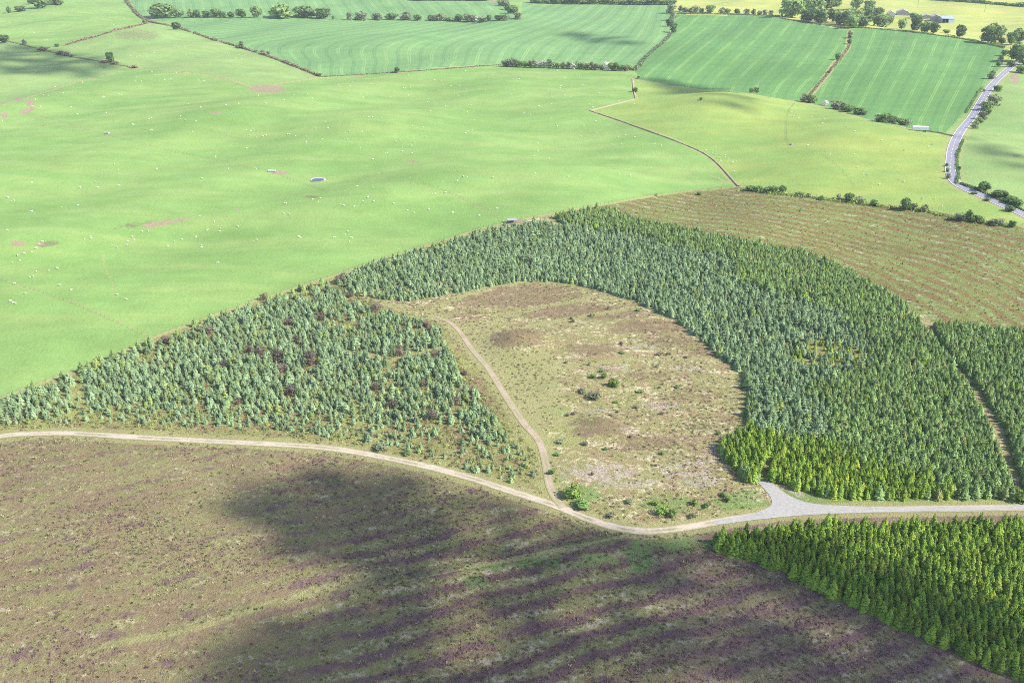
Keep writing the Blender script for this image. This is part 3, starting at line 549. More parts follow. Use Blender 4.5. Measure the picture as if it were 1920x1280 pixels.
# scattered self-seeded conifers and trees along the pasture edge
x, y, px, py = plant([(1180, 372), (1385, 356), (1480, 368), (1900, 428), (1920, 600), (1740, 590), (1560, 500), (1400, 450), (1200, 410)], 13, .5); k = RNG.random(len(x)) < .10
add('spruce_green', x[k], y[k], RNG.uniform(.8, 2.2, k.sum()), 1.25)
el = smooth_line([(60, 735), (285, 643), (420, 594), (540, 553), (620, 532), (720, 494), (820, 462), (900, 440), (1000, 418), (1140, 388)], 9); k = RNG.random(len(el)) < .55; e = el[k] + RNG.normal(0, 1.0, el[k].shape)
add('spruce_green', e[:, 0], e[:, 1], RNG.uniform(2.0, 4.6, len(e)), 1.4)
lab = {'spruce_blue': ('blue_spruce', 'blue-grey young spruce tree standing in the open plantation beside the heath clearing', 'blue spruces of the open plantation', 'mass of blue-grey young spruces filling the open plantation', 'blue_spruce_stand'),
       'spruce_green': ('dark_spruce', 'dull green spruce tree in the dense plantation block beside the clear-felled hillside', 'dull green spruces of the dense block', 'mass of dull green spruces of the dense plantation block', 'dark_spruce_stand'),
       'spruce_lime': ('lime_spruce', 'bright yellow-green spruce tree in the close rows beside the gravel junction', 'bright green spruces by the gravel junction', 'mass of bright yellow-green spruces in close rows by the gravel junction', 'lime_spruce_stand')}
SHORT = {'spruce_blue': 'blue-grey young spruce', 'spruce_green': 'dull green spruce', 'spruce_lime': 'bright yellow-green spruce'}
MARKS = {'spruce_blue': [(TRACK, 9, 'on the rough verge above the gravel track'), (BRANCH, 9, 'beside the dirt side track'), (EDGE, 7, 'along the fence of the sheep pasture'), ([(650, 660), (740, 674), (800, 662), (850, 648)], 6, 'beside the grassy lane through the plantation')],
 'spruce_green': [(TRACK, 9, 'in the front row above the gravel road'), (EDGE, 7, 'along the fence of the sheep pasture'), ([(1760, 630), (1800, 700), (1850, 790), (1895, 900)], 6, 'lining the open ride through the dense block'), ([(1600, 870), (1720, 905), (1800, 936)], 9, 'next to the brighter green spruces of the block')],
 'spruce_lime': [([(1338, 1025), (1460, 1078), (1700, 1186), (1900, 1276)], 4.5, 'in the edge row facing the heather heath'), ([(1338, 1012), (1560, 990), (1920, 987)], 5, 'in the row just below the gravel road'), (Z_LIME[:1] + Z_LIME[-2:], 6, 'on the corner facing the heath clearing'), ([(1500, 920), (1700, 936), (1900, 938)], 9, 'in the front row above the gravel road')]}
for kind, parts in stands.items():
    a = np.vstack(parts); z = H(a[:, 0], a[:, 1]); px, py = proj(a[:, 0], a[:, 1], z); inv = (px > -40) & (px < 1960) & (py > -20) & (py < 1330)
    size = a[:, 2] / (a[:, 1] * CT + CAMH * ST); 
    if kind == 'spruce_lime': fr = (px > 20) & (px < 1900) & (py < 1262) & (py > 40)
    else: fr = (px > 8) & (px < 1912) & (py < 1275) & (py > 20)
    # trees hidden behind the row in front of them show little: favour those with free space towards the viewer
    score = np.where(fr, size, -1); order = np.argsort(-score); top = order[:300]; rest = np.setdiff1d(np.arange(len(a)), top)
    nm, lb, gp, lbs, nms = lab[kind]; var = RNG.integers(0, 6, len(a)); rz = RNG.uniform(0, 6.28, len(a))
    marks = MARKS[kind]; D = [(pdist(a[:, 0], a[:, 1], wline(ln)), rd, tx) for ln, rd, tx in marks]
    q_lo, q_hi = np.quantile(a[top, 2], (.2, .8))
    for i in top:
        x_, y_, h_, wm = a[i]; e = link(nm, None, None, (x_, y_, float(z[i]))); e.empty_display_size = .5
        e.scale = (h_ * wm, h_ * wm, h_); e.rotation_euler = (0, 0, rz[i]); 
        tx = next((t_ for dd, rd, t_ in D if dd[i] < rd), None); sz = 'short' if h_ < q_lo else 'tall' if h_ > q_hi else 'medium-sized'
        lb1 = lb if tx is None else SHORT[kind] + ' ' + tx; lb1 = sz + ' ' + lb1; tag(e, lb1, 'tree', lb1[:60] + ' group')
        link('trunk', trunk_mesh, e); link('crown', con_crown[kind][var[i]], e)
    rest = rest[(px[rest] > -400) & (px[rest] < 2320)]
    s = np.stack([a[rest, 2] * a[rest, 3], a[rest, 2] * a[rest, 3], a[rest, 2]], -1)
    gn_scatter(nms, np.stack([a[rest, 0], a[rest, 1], z[rest]], -1), s, rz[rest], var[rest], con_full[kind], lbs, 'trees')

# ------------------------------------------------------------------ heather, tussocks and brash: stuff
def tuft(seed, n, h, w_, lean):
    r = random.Random(seed); v = []; f = []
    for i in range(n):
        a = r.uniform(0, 6.28); q = r.uniform(0, w_); x_, y_ = math.cos(a) * q, math.sin(a) * q; t = r.uniform(0, 6.28); s = r.uniform(.10, .2); hh = h * r.uniform(.55, 1.1); b0 = len(v); l = lean * q / w_
        v += [(x_ - math.cos(t) * s, y_ - math.sin(t) * s, -.08), (x_ + math.cos(t) * s, y_ + math.sin(t) * s, -.08), (x_ * (1 + l) + math.cos(t) * s * .6, y_ * (1 + l) + math.sin(t) * s * .6, hh), (x_ * (1 + l) - math.cos(t) * s * .6, y_ * (1 + l) - math.sin(t) * s * .6, hh * .9)]; f.append((b0, b0 + 1, b0 + 2, b0 + 3))
    return v, f
def dome(seed, n, rad_, h_, s_):
    r = random.Random(seed); v = []; f = []
    for i in range(n):
        d = Vector((r.gauss(0, 1), r.gauss(0, 1), abs(r.gauss(.5, .8)))).normalized(); q = r.uniform(.55, 1.05); p = Vector((d.x * rad_ * q, d.y * rad_ * q, d.z * h_ * q))
        nn = (d + Vector((r.gauss(0, .4), r.gauss(0, .4), r.uniform(0, .7)))).normalized(); u = Matrix.Rotation(r.uniform(0, 6.28), 3, nn) @ nn.orthogonal().normalized(); w_ = nn.cross(u); z_ = s_ * r.uniform(.6, 1.3); b0 = len(v)
        v += [tuple(p + u * z_), tuple(p + w_ * z_ * .8), tuple(p - u * z_), tuple(p - w_ * z_ * .8)]; f.append((b0, b0 + 1, b0 + 2, b0 + 3))
    return v, f
heather = [mesh_np('heather_tuft', *dome(i, 18, .55, .38, .17), M['heather_leaf']) for i in range(3)]
tussock = [mesh_np('grass_tussock', *tuft(20 + i, 12, .38, .35, .45), M['grass_leaf']) for i in range(3)]
def brash_vf(seed):
    r = random.Random(seed); m = MB()
    for i in range(5): a = r.uniform(0, 3.14); x_, y_ = r.uniform(-.6, .6), r.uniform(-.4, .4); l = r.uniform(.3, .8); m.tube((x_ - math.cos(a) * l, y_ - math.sin(a) * l, .05), (x_ + math.cos(a) * l, y_ + math.sin(a) * l, r.uniform(.08, .25)), .05, .03, 3)
    return m.v, m.f
brash = [mesh_np('brash_pile', *brash_vf(i), M['brash']) for i in range(3)]
def spread(name, poly, spacing, prob, smin, smax, meshes, label, cat, avoid=()):
    x, y, px, py = plant(poly, spacing, .5, .2); k = RNG.random(len(x)) < prob(x, y, px, py)
    for ln, d in avoid: k &= pdist(x, y, ln[:, :2]) > d
    x, y = x[k], y[k]; n = len(x); s = RNG.uniform(smin, smax, n)
    return gn_scatter(name, np.stack([x, y, H(x, y)], -1), np.stack([s, s, s * RNG.uniform(.7, 1.2, n)], -1), RNG.uniform(0, 6.28, n), RNG.integers(0, len(meshes), n), meshes, label, cat)
LOWV = [(-60, 812), (130, 815), (640, 850), (880, 900), (1040, 955), (1150, 996), (1240, 1002), (1330, 1000), (1345, 1040), (1500, 1095), (1700, 1190), (1990, 1330), (1990, 1420), (-60, 1420)]
MIDV = [(-40, 760), (285, 648), (540, 555), (640, 530), (1000, 428), (1200, 570), (1300, 630), (1390, 710), (1400, 790), (1340, 838), (1420, 905), (1445, 930), (1400, 962), (1200, 988), (1040, 940), (640, 835), (250, 812), (-40, 812)]
rl_ = lambda x, y: (-(x - fx[0]) * dirv[1] + (y - fx[1]) * dirv[0]) / 7.5 + .15 * vnoise(x, y, 16, 77)
rowp = lambda x, y: .5 + .5 * np.sin(6.2832 * rl_(x, y) + 1.5 * vnoise(x, y, 6, 4))
AV = ((tl, 2.1), (bl, 1.7))
spread('heather', LOWV, .95, lambda x, y, px, py: np.clip(.05 + .62 * (1 - rowp(x, y)) * np.clip((px - 500) / 400, .15, 1) * np.clip((py - 930) / 120, .2, 1) + .45 * vnoise(x, y, 9, 21), 0, .6), .5, 1.2, heather, 'low purple-brown heather covering the heath below the track', 'heather', AV)
spread('grass_tussocks', LOWV, 1.2, lambda x, y, px, py: np.clip(.1 + .3 * rowp(x, y) + .4 * vnoise(x, y, 10, 33), 0, .55), .5, 1.2, tussock, 'pale grass tussocks scattered over the heath below the track', 'grass', AV)
spread('heather', MIDV, 1.5, lambda x, y, px, py: np.clip(.12 + .55 * vnoise(x, y, 11, 41), 0, .5), .5, 1.2, heather, 'dark heather patches in the clearing and open plantation', 'heather', AV)
spread('grass_tussocks', MIDV, 1.4, lambda x, y, px, py: np.clip(.22 + .4 * vnoise(x, y, 11, 51), 0, .6), .5, 1.15, tussock, 'straw-coloured grass tussocks in the clearing and open plantation', 'grass', AV)
M['scrub'] = leaf_mat('scrub', (.24, .27, .09), (.30, .31, .11), (.16, .12, .085), .35, .78)
scrub = [mesh_np('scrub_clump', *dome(60 + i, 22, .7, .75, .2), M['scrub']) for i in range(3)]
LSCR = [(-60, 775), (0, 757), (285, 648), (540, 558), (640, 535), (760, 588), (826, 610), (850, 660), (935, 780), (1005, 850), (1018, 905), (960, 905), (880, 885), (770, 855), (640, 828), (500, 815), (300, 806), (150, 800), (0, 804), (-60, 812)]
spread('scrub', LSCR, 1.25, lambda x, y, px, py: np.clip(.42 + .5 * vnoise(x, y, 8, 91), 0.05, .75), .5, 1.5, scrub, 'low green and brown scrub between the young blue spruces', 'scrub', AV)
spread('scrub', [(1030, 850), (1060, 905), (1140, 925), (1400, 915), (1440, 935), (1395, 962), (1200, 985), (1060, 945), (1030, 900)], 1.3, lambda x, y, px, py: np.clip(.2 + .5 * vnoise(x, y, 6, 93), 0.02, .5), .4, 1.1, scrub, 'low green scrub on the bank above the track bend', 'scrub', AV)
FELLV = [(1150, 392), (1390, 356), (1480, 370), (1720, 396), (1990, 440), (1990, 640), (1740, 590), (1600, 512), (1420, 455), (1200, 410)]
fg = wline([(900, 360), (1150, 385), (1400, 425), (1560, 458), (1700, 500), (1820, 552), (1920, 615), (2200, 800)])
rf = lambda x, y: .5 + .5 * np.sin(6.2832 * pdist(x, y, fg, True) / 9.0 + .8 * vnoise(x, y, 14, 4))
spread('brash', FELLV, 1.9, lambda x, y, px, py: np.where(rf(x, y) > .7, .30, .03) * np.clip(.3 + 1.6 * vnoise(x, y, 16, 60), 0, 1.3), .5, 1.2, brash, 'grey felled branches lying in lines on the clear-felled hillside', 'brash')
spread('grass_tussocks', FELLV, 1.9, lambda x, y, px, py: np.clip(.3 + .12 * rf(x, y) + .3 * vnoise(x, y, 14, 71), 0, .6), .5, 1.3, tussock, 'green and straw tussocks between the brash lines of the clear-fell', 'grass')

# ------------------------------------------------------------------ broadleaf trees and shrubs
def tree_at(px, py, hp, wpx, kind, name, label, group, cat='tree', i=[0]):
    p = P(px, py); s = mpp(p); i[0] += 1; c, t = broad[kind][i[0] % 4]
    e = link(name, None, None, p); e.empty_display_size = 1; h_ = hp * s * 1.12; w_ = wpx * s * 1.3
    e.scale = (w_, w_ * random.uniform(.85, 1.1), h_); e.rotation_euler = (0, 0, random.uniform(0, 6.28)); tag(e, label, cat, group)
    link('trunk', t, e); link('crown', c, e); return e
def row_(lst, kinds, name, label, group, cat='tree'):
    for q in lst: tree_at(*q[:4], q[4] if len(q) > 4 else random.choice(kinds), name, label, group, cat)
DM = ['leaf_dark', 'leaf_mid', 'leaf_mid']; GM = ['leaf_grey', 'leaf_grey', 'leaf_mid']
row_([(303, 34, 23, 38), (335, 33, 15, 18), (357, 33, 14, 15), (370, 33, 13, 13), (387, 33, 11, 13), (402, 33, 15, 18), (417, 33, 11, 14), (433, 33, 10, 14), (453, 33, 14, 20), (482, 33, 20, 17), (525, 34, 24, 40), (572, 34, 21, 34), (607, 35, 17, 27), (625, 37, 7, 5)], DM, 'hedgerow_tree', 'green hedgerow tree between the crops, east of the gorse hedge corner', 'hedgerow trees by the gorse hedge')
row_([(657, 38, 14, 15), (677, 38, 15, 26), (708, 38, 12, 22), (733, 38, 12, 20), (759, 38, 14, 26), (783, 39, 11, 13), (811, 39, 9, 18), (828, 39, 13, 17), (842, 40, 7, 14), (860, 40, 12, 16), (874, 41, 13, 14), (886, 41, 12, 16), (892, 41, 11, 8, 'blossom'), (903, 42, 10, 18), (917, 40, 10, 9), (937, 38, 9, 16), (950, 38, 10, 14)], ['leaf_mid', 'leaf_grey', 'leaf_dark'], 'hedgerow_tree', 'small grey-green hedgerow tree in the gappy row dividing the cereal crops', 'gappy hedgerow trees')
row_([(941, 12, 12, 16), (952, 20, 13, 16), (962, 26, 15, 20), (972, 36, 12, 18), (948, 8, 8, 14)], ['leaf_dark', 'leaf_grey'], 'hedgerow_tree', 'dark tree in the short cross hedge between cereal fields', 'cross hedge trees')
row_([(x, 6.5 + (x - 1000) * .012, random.uniform(8, 12), random.uniform(12, 17)) for x in range(1000, 1264, 9)], ['leaf_dark', 'leaf_mid'], 'boundary_tree', 'dark tree in the continuous row behind the long cereal field', 'tree belt behind the cereal field')
row_([(x, 1.5 + (x - 780) * .004, 8, 15) for x in range(778, 918, 11)], ['leaf_dark'], 'boundary_tree', 'dark tree in the belt behind the farthest crop strip', 'tree belt behind the farthest crop')
row_([(x, 125 + (x - 948) * .038, random.uniform(10, 15), random.uniform(10, 14), 'blossom' if x in (1011, 1020, 1074, 1137) else random.choice(GM)) for x in range(948, 1176, 9)], GM, 'hawthorn', 'grey-green hawthorn in the thick row along the sheep pasture', 'hawthorn row beside the pasture')
row_([(1183, 132, 8, 10), (1192, 132, 10, 11), (1200, 125, 7, 9)], GM, 'hawthorn', 'low hawthorn at the corner where hedge meets stone bank', 'hawthorns at the hedge corner')
row_([(1262, 62, 16, 13), (1256, 50, 14, 12), (1262, 38, 16, 15), (1258, 25, 18, 17), (1275, 22, 10, 10)], ['leaf_dark', 'leaf_grey'], 'hedgerow_tree', 'dark tree at the upper end of the hedge between cereal fields', 'trees at the hedge top')
row_([(1285, 24, 9, 12), (1293, 24, 8, 10), (1303, 24, 13, 14), (1315, 24, 7, 8), (1333, 25, 14, 19), (1353, 26, 11, 12), (1364, 26, 9, 10), (1382, 27, 9, 12), (1399, 28, 11, 12), (1412, 28, 10, 9), (1424, 29, 9, 9), (1434, 29, 9, 10), (1445, 29, 9, 10)], ['leaf_grey', 'leaf_mid'], 'hedgerow_tree', 'small tree in the spaced row leading to the farm wood', 'spaced trees beside the farm wood')
row_([(1485, 33, 36, 40), (1505, 20, 25, 30), (1525, 25, 28, 34), (1545, 18, 24, 30), (1565, 12, 20, 26), (1515, 40, 22, 26), (1535, 43, 22, 30), (1560, 42, 24, 26), (1575, 46, 20, 20), (1595, 48, 30, 32), (1598, 53, 22, 22), (1605, 18, 20, 20), (1620, 40, 26, 30), (1615, 52, 20, 22), (1630, 20, 16, 20), (1645, 38, 22, 26), (1650, 50, 22, 28), (1665, 47, 18, 20)], ['leaf_dark', 'leaf_mid', 'leaf_mid'], 'wood_tree', 'tall round-crowned broadleaf tree of the wood west of the farm sheds', 'trees of the farm wood')
row_([(1690, 55, 17, 17), (1713, 34, 9, 14), (1718, 57, 26, 22), (1734, 61, 19, 18), (1750, 63, 19, 16), (1773, 63, 7, 12)], ['leaf_mid', 'leaf_dark'], 'farmyard_tree', 'broadleaf tree standing in front of the farm sheds', 'trees in front of the farm sheds')
tree_at(1799, 69, 20, 20, 'leaf_dark', 'field_tree', 'single small round tree on the meadow edge east of the sheds', None)
tree_at(1858, 81, 34, 34, 'leaf_mid', 'field_tree', 'large solitary round-crowned tree at the crop field corner', None)
row_([(1878, 82, 10, 12), (1897, 84, 22, 22), (1910, 80, 24, 24), (1905, 115, 34, 34), (1918, 122, 30, 26), (1885, 104, 10, 12), (1915, 137, 14, 20), (1895, 126, 12, 14)], ['leaf_dark', 'leaf_mid'], 'roadside_tree', 'broadleaf tree clustered where the road leaves between fields', 'trees at the road end')
row_([(1508, 192, 14, 16), (1520, 193, 14, 14), (1528, 193, 12, 10), (1547, 198, 10, 12, 'blossom'), (1566, 204, 15, 20, 'leaf_grey'), (1574, 205, 11, 9, 'blossom'), (1580, 207, 13, 14), (1592, 210, 13, 20), (1610, 215, 12, 18), (1618, 216, 9, 12), (1645, 228, 12, 16), (1658, 230, 17, 20, 'leaf_dark'), (1672, 232, 13, 18), (1688, 234, 12, 16), (1702, 236, 12, 18)], ['leaf_mid', 'leaf_grey', 'leaf_dark'], 'hedge_bush', 'rounded bush in the broken hedge below the striped cereal fields', 'bushes below the striped fields', 'bush')
row_([(1409, 174, 9, 9), (1418, 174, 9, 9)], ['leaf_mid'], 'field_bush', 'small paired bush on the boundary below the striped field', 'paired bushes', 'bush')
tree_at(1315, 188, 5, 7, 'leaf_dark', 'field_bush', 'tiny lone dark bush in the yellowish pasture', None, 'bush')
row_([(1594, 72, 12, 11), (1592, 83, 9, 8), (1570, 113, 12, 11), (1553, 137, 4, 6)], ['leaf_dark', 'leaf_grey'], 'bank_tree', 'small dark tree on the dry bank between the striped fields', 'trees on the dry bank')
row_([(1857, 148, 15, 14), (1872, 125, 10, 9), (1876, 113, 9, 9), (1845, 172, 5, 6)], ['leaf_grey', 'leaf_dark'], 'roadside_tree', 'small tree on the crop side of the road casting a long shadow', 'trees on the crop side of the road')
row_([(1870, 171, 11, 14), (1862, 197, 19, 26), (1851, 206, 14, 20), (1849, 215, 11, 13), (1843, 223, 14, 18), (1836, 231, 10, 12), (1827, 241, 11, 13), (1831, 236, 9, 10)], ['leaf_grey', 'leaf_mid'], 'roadside_tree', 'bushy tree overhanging the eastern verge of the road', 'trees on the east verge')
row_([(1845, 358, 17, 22), (1872, 370, 14, 24), (1884, 373, 12, 14), (1897, 382, 14, 20), (1909, 388, 14, 20)], ['leaf_dark'], 'roadside_tree', 'dark spreading tree beside the road bend', 'dark trees by the road bend')
row_([(1893, 396, 10, 15), (1850, 376, 5, 12), (1826, 364, 4, 10), (1775, 312, 6, 6), (1776, 322, 7, 7), (1777, 335, 9, 9), (1799, 284, 5, 6), (1799, 318, 6, 6), (1797, 336, 6, 10)], ['leaf_dark', 'leaf_grey'], 'verge_bush', 'low bush on the road verge', 'bushes on the road verge', 'bush')
row_([(1405, 357, 8, 16), (1420, 358, 9, 16), (1440, 360, 11, 16), (1451, 360, 12, 16), (1467, 360, 11, 14), (1500, 366, 6, 14), (1515, 368, 5, 10), (1540, 375, 8, 10), (1572, 373, 9, 10), (1593, 377, 14, 20), (1612, 380, 11, 18), (1640, 385, 11, 14), (1697, 393, 20, 20), (1712, 393, 12, 16), (1732, 396, 13, 14), (1800, 413, 14, 20), (1815, 413, 18, 14), (1830, 416, 12, 16), (1842, 418, 8, 10), (1870, 422, 14, 20), (1897, 426, 11, 12), (1310, 365, 5, 9), (1230, 367, 4, 6), (1780, 412, 6, 10), (1856, 420, 5, 9)], ['leaf_dark', 'leaf_grey', 'leaf_mid'], 'boundary_bush', 'scrubby bush on the fence line above the clear-felled hillside', 'scrub above the clear-fell', 'bush')
row_([(8, 80, 14, 20), (47, 84, 9, 12), (80, 96, 8, 18, 'gorse'), (107, 88, 5, 8), (112, 103, 7, 14, 'gorse'), (125, 105, 7, 14, 'gorse'), (135, 107, 5, 8)], ['leaf_dark', 'leaf_grey'], 'fence_bush', 'bush on the old boundary above the shaded pasture', 'bushes above the shaded pasture', 'bush')
tree_at(207, 117, 17, 13, 'leaf_dark', 'field_tree', 'lone dark thorn tree on the boundary of the shaded pasture', None)
row_([(195, 118, 5, 12, 'gorse'), (216, 121, 6, 12, 'gorse'), (252, 128, 6, 11, 'gorse')], ['gorse'], 'gorse_bush', 'low brown gorse bush near the lone thorn tree', 'gorse bushes near the thorn', 'bush')
row_([(271, 46, 8, 8), (332, 56, 14, 14), (452, 91, 12, 10), (493, 101, 6, 8), (503, 103, 6, 7), (599, 143, 5, 10)], ['leaf_dark'], 'hedge_tree', 'dark small tree growing out of the brown gorse hedge', 'trees in the gorse hedge')
tree_at(745, 136, 9, 11, 'leaf_dark', 'field_bush', 'lone dark bush on the bank between crop and sheep pasture', None, 'bush')
row_([(17, 25, 12, 9), (38, 22, 9, 18), (80, 16, 22, 26), (105, 10, 18, 22), (95, 5, 12, 20), (60, 8, 10, 14)], ['leaf_dark', 'leaf_mid'], 'copse_tree', 'green tree in the little copse behind the gorse hedge pasture', 'copse trees')
row_([(1197, 148, 5, 6), (1190, 173, 9, 9)], ['leaf_dark'], 'wall_bush', 'small dark bush beside the stone bank', 'bushes by the stone bank', 'bush')
row_([(a, b_ + 2, c * 1.15, d * 1.15) for a, b_, c, d in SHRUBS], ['bare'], 'brown_shrub', 'leafless brown shrub among the blue spruces', 'brown shrubs among the spruces', 'shrub')
tree_at(1072, 930, 26, 28, 'leaf_lime', 'willow_bush', 'tall bright green bush near the track junction', None, 'bush')
tree_at(1092, 950, 14, 26, 'leaf_mid', 'willow_bush', 'spreading dark green bush below the tall bright one', None, 'bush')
row_([(1240, 962, 15, 20, 'leaf_lime'), (1262, 968, 15, 16, 'leaf_mid'), (1228, 946, 9, 14, 'leaf_lime'), (1180, 942, 8, 14, 'leaf_grey'), (1143, 968, 8, 14, 'leaf_grey'), (1298, 970, 8, 14, 'leaf_grey'), (1365, 938, 9, 12, 'leaf_mid'), (1356, 930, 8, 10, 'leaf_dark'), (1300, 945, 9, 14, 'leaf_lime'), (1325, 950, 7, 12, 'leaf_mid')], GM, 'track_bush', 'green bush on the bank above the gravel track bend', 'bushes above the track bend', 'bush')
row_([(1150, 724, 14, 20, 'leaf_lime'), (1132, 708, 10, 12, 'leaf_lime'), (1112, 708, 6, 10, 'leaf_mid'), (1112, 746, 12, 24, 'leaf_grey'), (1092, 736, 8, 16, 'leaf_grey'), (1155, 755, 5, 10, 'leaf_lime')], GM, 'clearing_bush', 'bush in the cluster at the middle of the clearing', 'bushes at the clearing centre', 'bush')
row_([(1050, 829, 6, 16, 'leaf_grey'), (1097, 833, 7, 11, 'leaf_grey'), (1045, 853, 6, 10, 'leaf_mid')], GM, 'clearing_bush', 'low grey-green bush beside the dirt side track', 'bushes by the side track', 'bush')
tree_at(1034, 888, 9, 10, 'leaf_dark', 'juniper_bush', 'lone dark bush touching the dirt side track', None, 'bush')
tree_at(1347, 1030, 11, 18, 'leaf_grey', 'willow_bush', 'pale round bush at the corner of the bright spruce block', None, 'bush')
tree_at(715, 842, 12, 24, 'leaf_grey', 'willow_bush', 'grey-green bush beside the gravel track below the spruces', None, 'bush')
tree_at(762, 852, 9, 16, 'leaf_mid', 'willow_bush', 'low green bush next to the grey one on the track', None, 'bush')
tree_at(1908, 937, 24, 28, 'leaf_lime', 'willow_bush', 'large round bright bush at the end of the dull spruce block', None, 'bush')
k = 0
for q in range(60):
    px, py = random.uniform(1060, 1400), random.uniform(560, 900)
    if inside(Z_UPPER, np.array(px), np.array(py)) or inside(Z_RIGHT, np.array(px), np.array(py)) or px > 1150 + (py - 480) * 1.0 or k > 32: continue
    k += 1; tree_at(px, py, random.uniform(3, 7), random.uniform(5, 11), random.choice(['leaf_grey', 'leaf_mid', 'gorse']), 'heath_shrub', 'low shrub dotted over the clearing heath', 'low clearing shrubs', 'shrub')

# ------------------------------------------------------------------ hedges and fences
def hedge(name, line, width, height, per_m, mat, label, size=.55, gap=0.0):
    pts = smooth_line(line, 5); acc = np.concatenate([[0], np.cumsum(np.hypot(*np.diff(pts[:, :2], axis=0).T))]); v = []; f = []; r = random.Random(5)
    o0 = Vector(pts[0]); 
    for i in range(int(acc[-1] * per_m)):
        s = r.uniform(0, acc[-1]); hh = height * (.75 + .35 * math.sin(s / 7.0) * math.sin(s / 17.0 + 1))
        if math.sin(s / 11.0) * math.sin(s / 29.0 + 2) > 1 - gap: continue
        x_ = np.interp(s, acc, pts[:, 0]) + r.gauss(0, width * .3); y_ = np.interp(s, acc, pts[:, 1]) + r.gauss(0, width * .3)
        p = Vector((x_, y_, float(H(x_, y_)) + r.uniform(0, hh))) - o0; nn = Vector((r.gauss(0, 1), r.gauss(0, 1), r.gauss(.6, 1))).normalized(); u = nn.orthogonal().normalized(); q = nn.cross(u); sz = size * r.uniform(.6, 1.4); b0 = len(v)
        v += [tuple(p + u * sz), tuple(p + q * sz), tuple(p - u * sz), tuple(p - q * sz)]; f.append((b0, b0 + 1, b0 + 2, b0 + 3))
    return tag(link(name, mesh_np(name, v, f, mat), None, o0), label, 'hedge')
hedge('gorse_hedge', HEDGE_A[:3], 3.2, 3.2, 16, M['gorse'], 'brown gorse hedge running down to the hedge corner', .6)
hedge('gorse_hedge', HEDGE_A[2:], 2.8, 2.6, 16, M['gorse'], 'long brown gorse hedge along the curving cereal field', .55, .2)
hedge('gorse_hedge', HEDGE_B, 2.6, 2.4, 13, M['gorse'], 'patchy brown gorse hedge dividing the hill pastures', .55, .35)
hedge('thorn_hedge', [(1190, 133), (1205, 115), (1222, 98), (1242, 82), (1258, 64)], 3.2, 2.8, 16, M['leaf_grey'], 'trimmed greyish hedge climbing between the cereal fields', .55)
hedge('roadside_hedge', [(1793, 345), (1797, 330), (1794, 305), (1797, 285), (1806, 262)], 1.3, 1.3, 22, M['leaf_dark'], 'dark low hedge on the east side of the road bend', .4)
hedge('roadside_hedge', [(1800, 345), (1835, 358), (1880, 378), (1925, 398)], 1.4, 1.4, 22, M['leaf_dark'], 'dark hedge under the trees beside the lower road', .4)
hedge('roadside_hedge', [(1812, 212), (1832, 178), (1842, 165)], 1.3, 1.4, 22, M['leaf_dark'], 'short dark hedge between the striped crop and the road', .4)
hedge('scrub_hedge', [(1390, 356), (1480, 366), (1560, 376), (1640, 386), (1720, 394), (1800, 411), (1880, 422), (1925, 430)], 4.0, 1.6, 9, M['leaf_lime'], 'ragged bramble strip along the top of the clear-felled hillside', .45, .3)
hedge('thorn_hedge', [(1600, 52), (1700, 60), (1800, 73), (1884, 90)], 2.2, 2.0, 14, M['leaf_dark'], 'low dark hedge between the striped crop and the farm meadow', .55)
hedge('thorn_hedge', [(1270, 26), (1440, 30), (1480, 38), (1590, 54)], 2.2, 2.0, 10, M['leaf_grey'], 'low hedge along the top of the striped cereal field', .55)
hedge('field_bank', BETWEEN, 2.4, 1.2, 9, M['gorse'], 'dry brown bank of rough growth between the striped fields', .45)
hedge('field_bank', FIELD_N[1:4], 1.6, .9, 7, M['gorse'], 'rough brown bank between the curving crop and the sheep pasture', .4)
hedge('field_bank', HEDGE_C[1:], 1.6, 1.0, 6, M['gorse'], 'low brown bank along the top of the shaded pasture', .45)
hedge('tree_belt_hedge', [(1660, -3), (1780, 2), (1870, 9), (1960, 16)], 6, 5, 12, M['leaf_dark'], 'dark hedge at the far end of the mown meadow', 1.2)
def fence(line, label, spacing=3.2, hh=1.15, wires=2):
    pts = smooth_line(line, 5); acc = np.concatenate([[0], np.cumsum(np.hypot(*np.diff(pts[:, :2], axis=0).T))]); mb = MB(); wr = MB(); o0 = pts[0]; prev = None
    for s in np.arange(0, acc[-1], spacing):
        x_, y_ = np.interp(s, acc, pts[:, 0]), np.interp(s, acc, pts[:, 1]); z_ = float(H(x_, y_)); q = np.array([x_, y_, z_]) - o0; j = random.uniform(-.06, .06)
        mb.tube(tuple(q + [0, 0, -.15]), tuple(q + [j, j, hh]), .07, .06, 5)
        if prev is not None:
            for k_ in range(wires): z1 = hh * (.9 - .4 * k_); wr.tube(tuple(prev + [0, 0, z1]), tuple(q + [0, 0, z1]), .012, .012, 3)
        prev = q
    e = link('post_fence', None, None, o0); tag(e, label, 'fence'); a = link('posts', mb.mesh('fence_posts', M['wood_post']), e); a['kind'] = 'stuff'; a2 = link('wires', wr.mesh('fence_wires', M['wire']), e); a2['kind'] = 'stuff'; return e
fence([(-60, 505), (0, 523), (140, 570), (283, 634)], 'post and wire fence running down the pasture to the spruce corner')
fence([(45, 213), (120, 230), (200, 253), (330, 285), (430, 306), (510, 324), (560, 342), (620, 362)], 'long post and wire fence crossing the middle of the sheep pasture')
fence([(770, 344), (800, 346), (870, 374), (945, 411)], 'short curving post fence ending at the feeding shelter')
fence([(0, 197), (80, 174), (140, 154), (250, 128)], 'post fence below the shaded olive pasture')
fence([(255, 128), (330, 134), (390, 141), (470, 165)], 'post fence between the hill pasture and the sheep pasture')
fence(FIELD_N[:4], 'post fence along the brown bank of the curving crop')
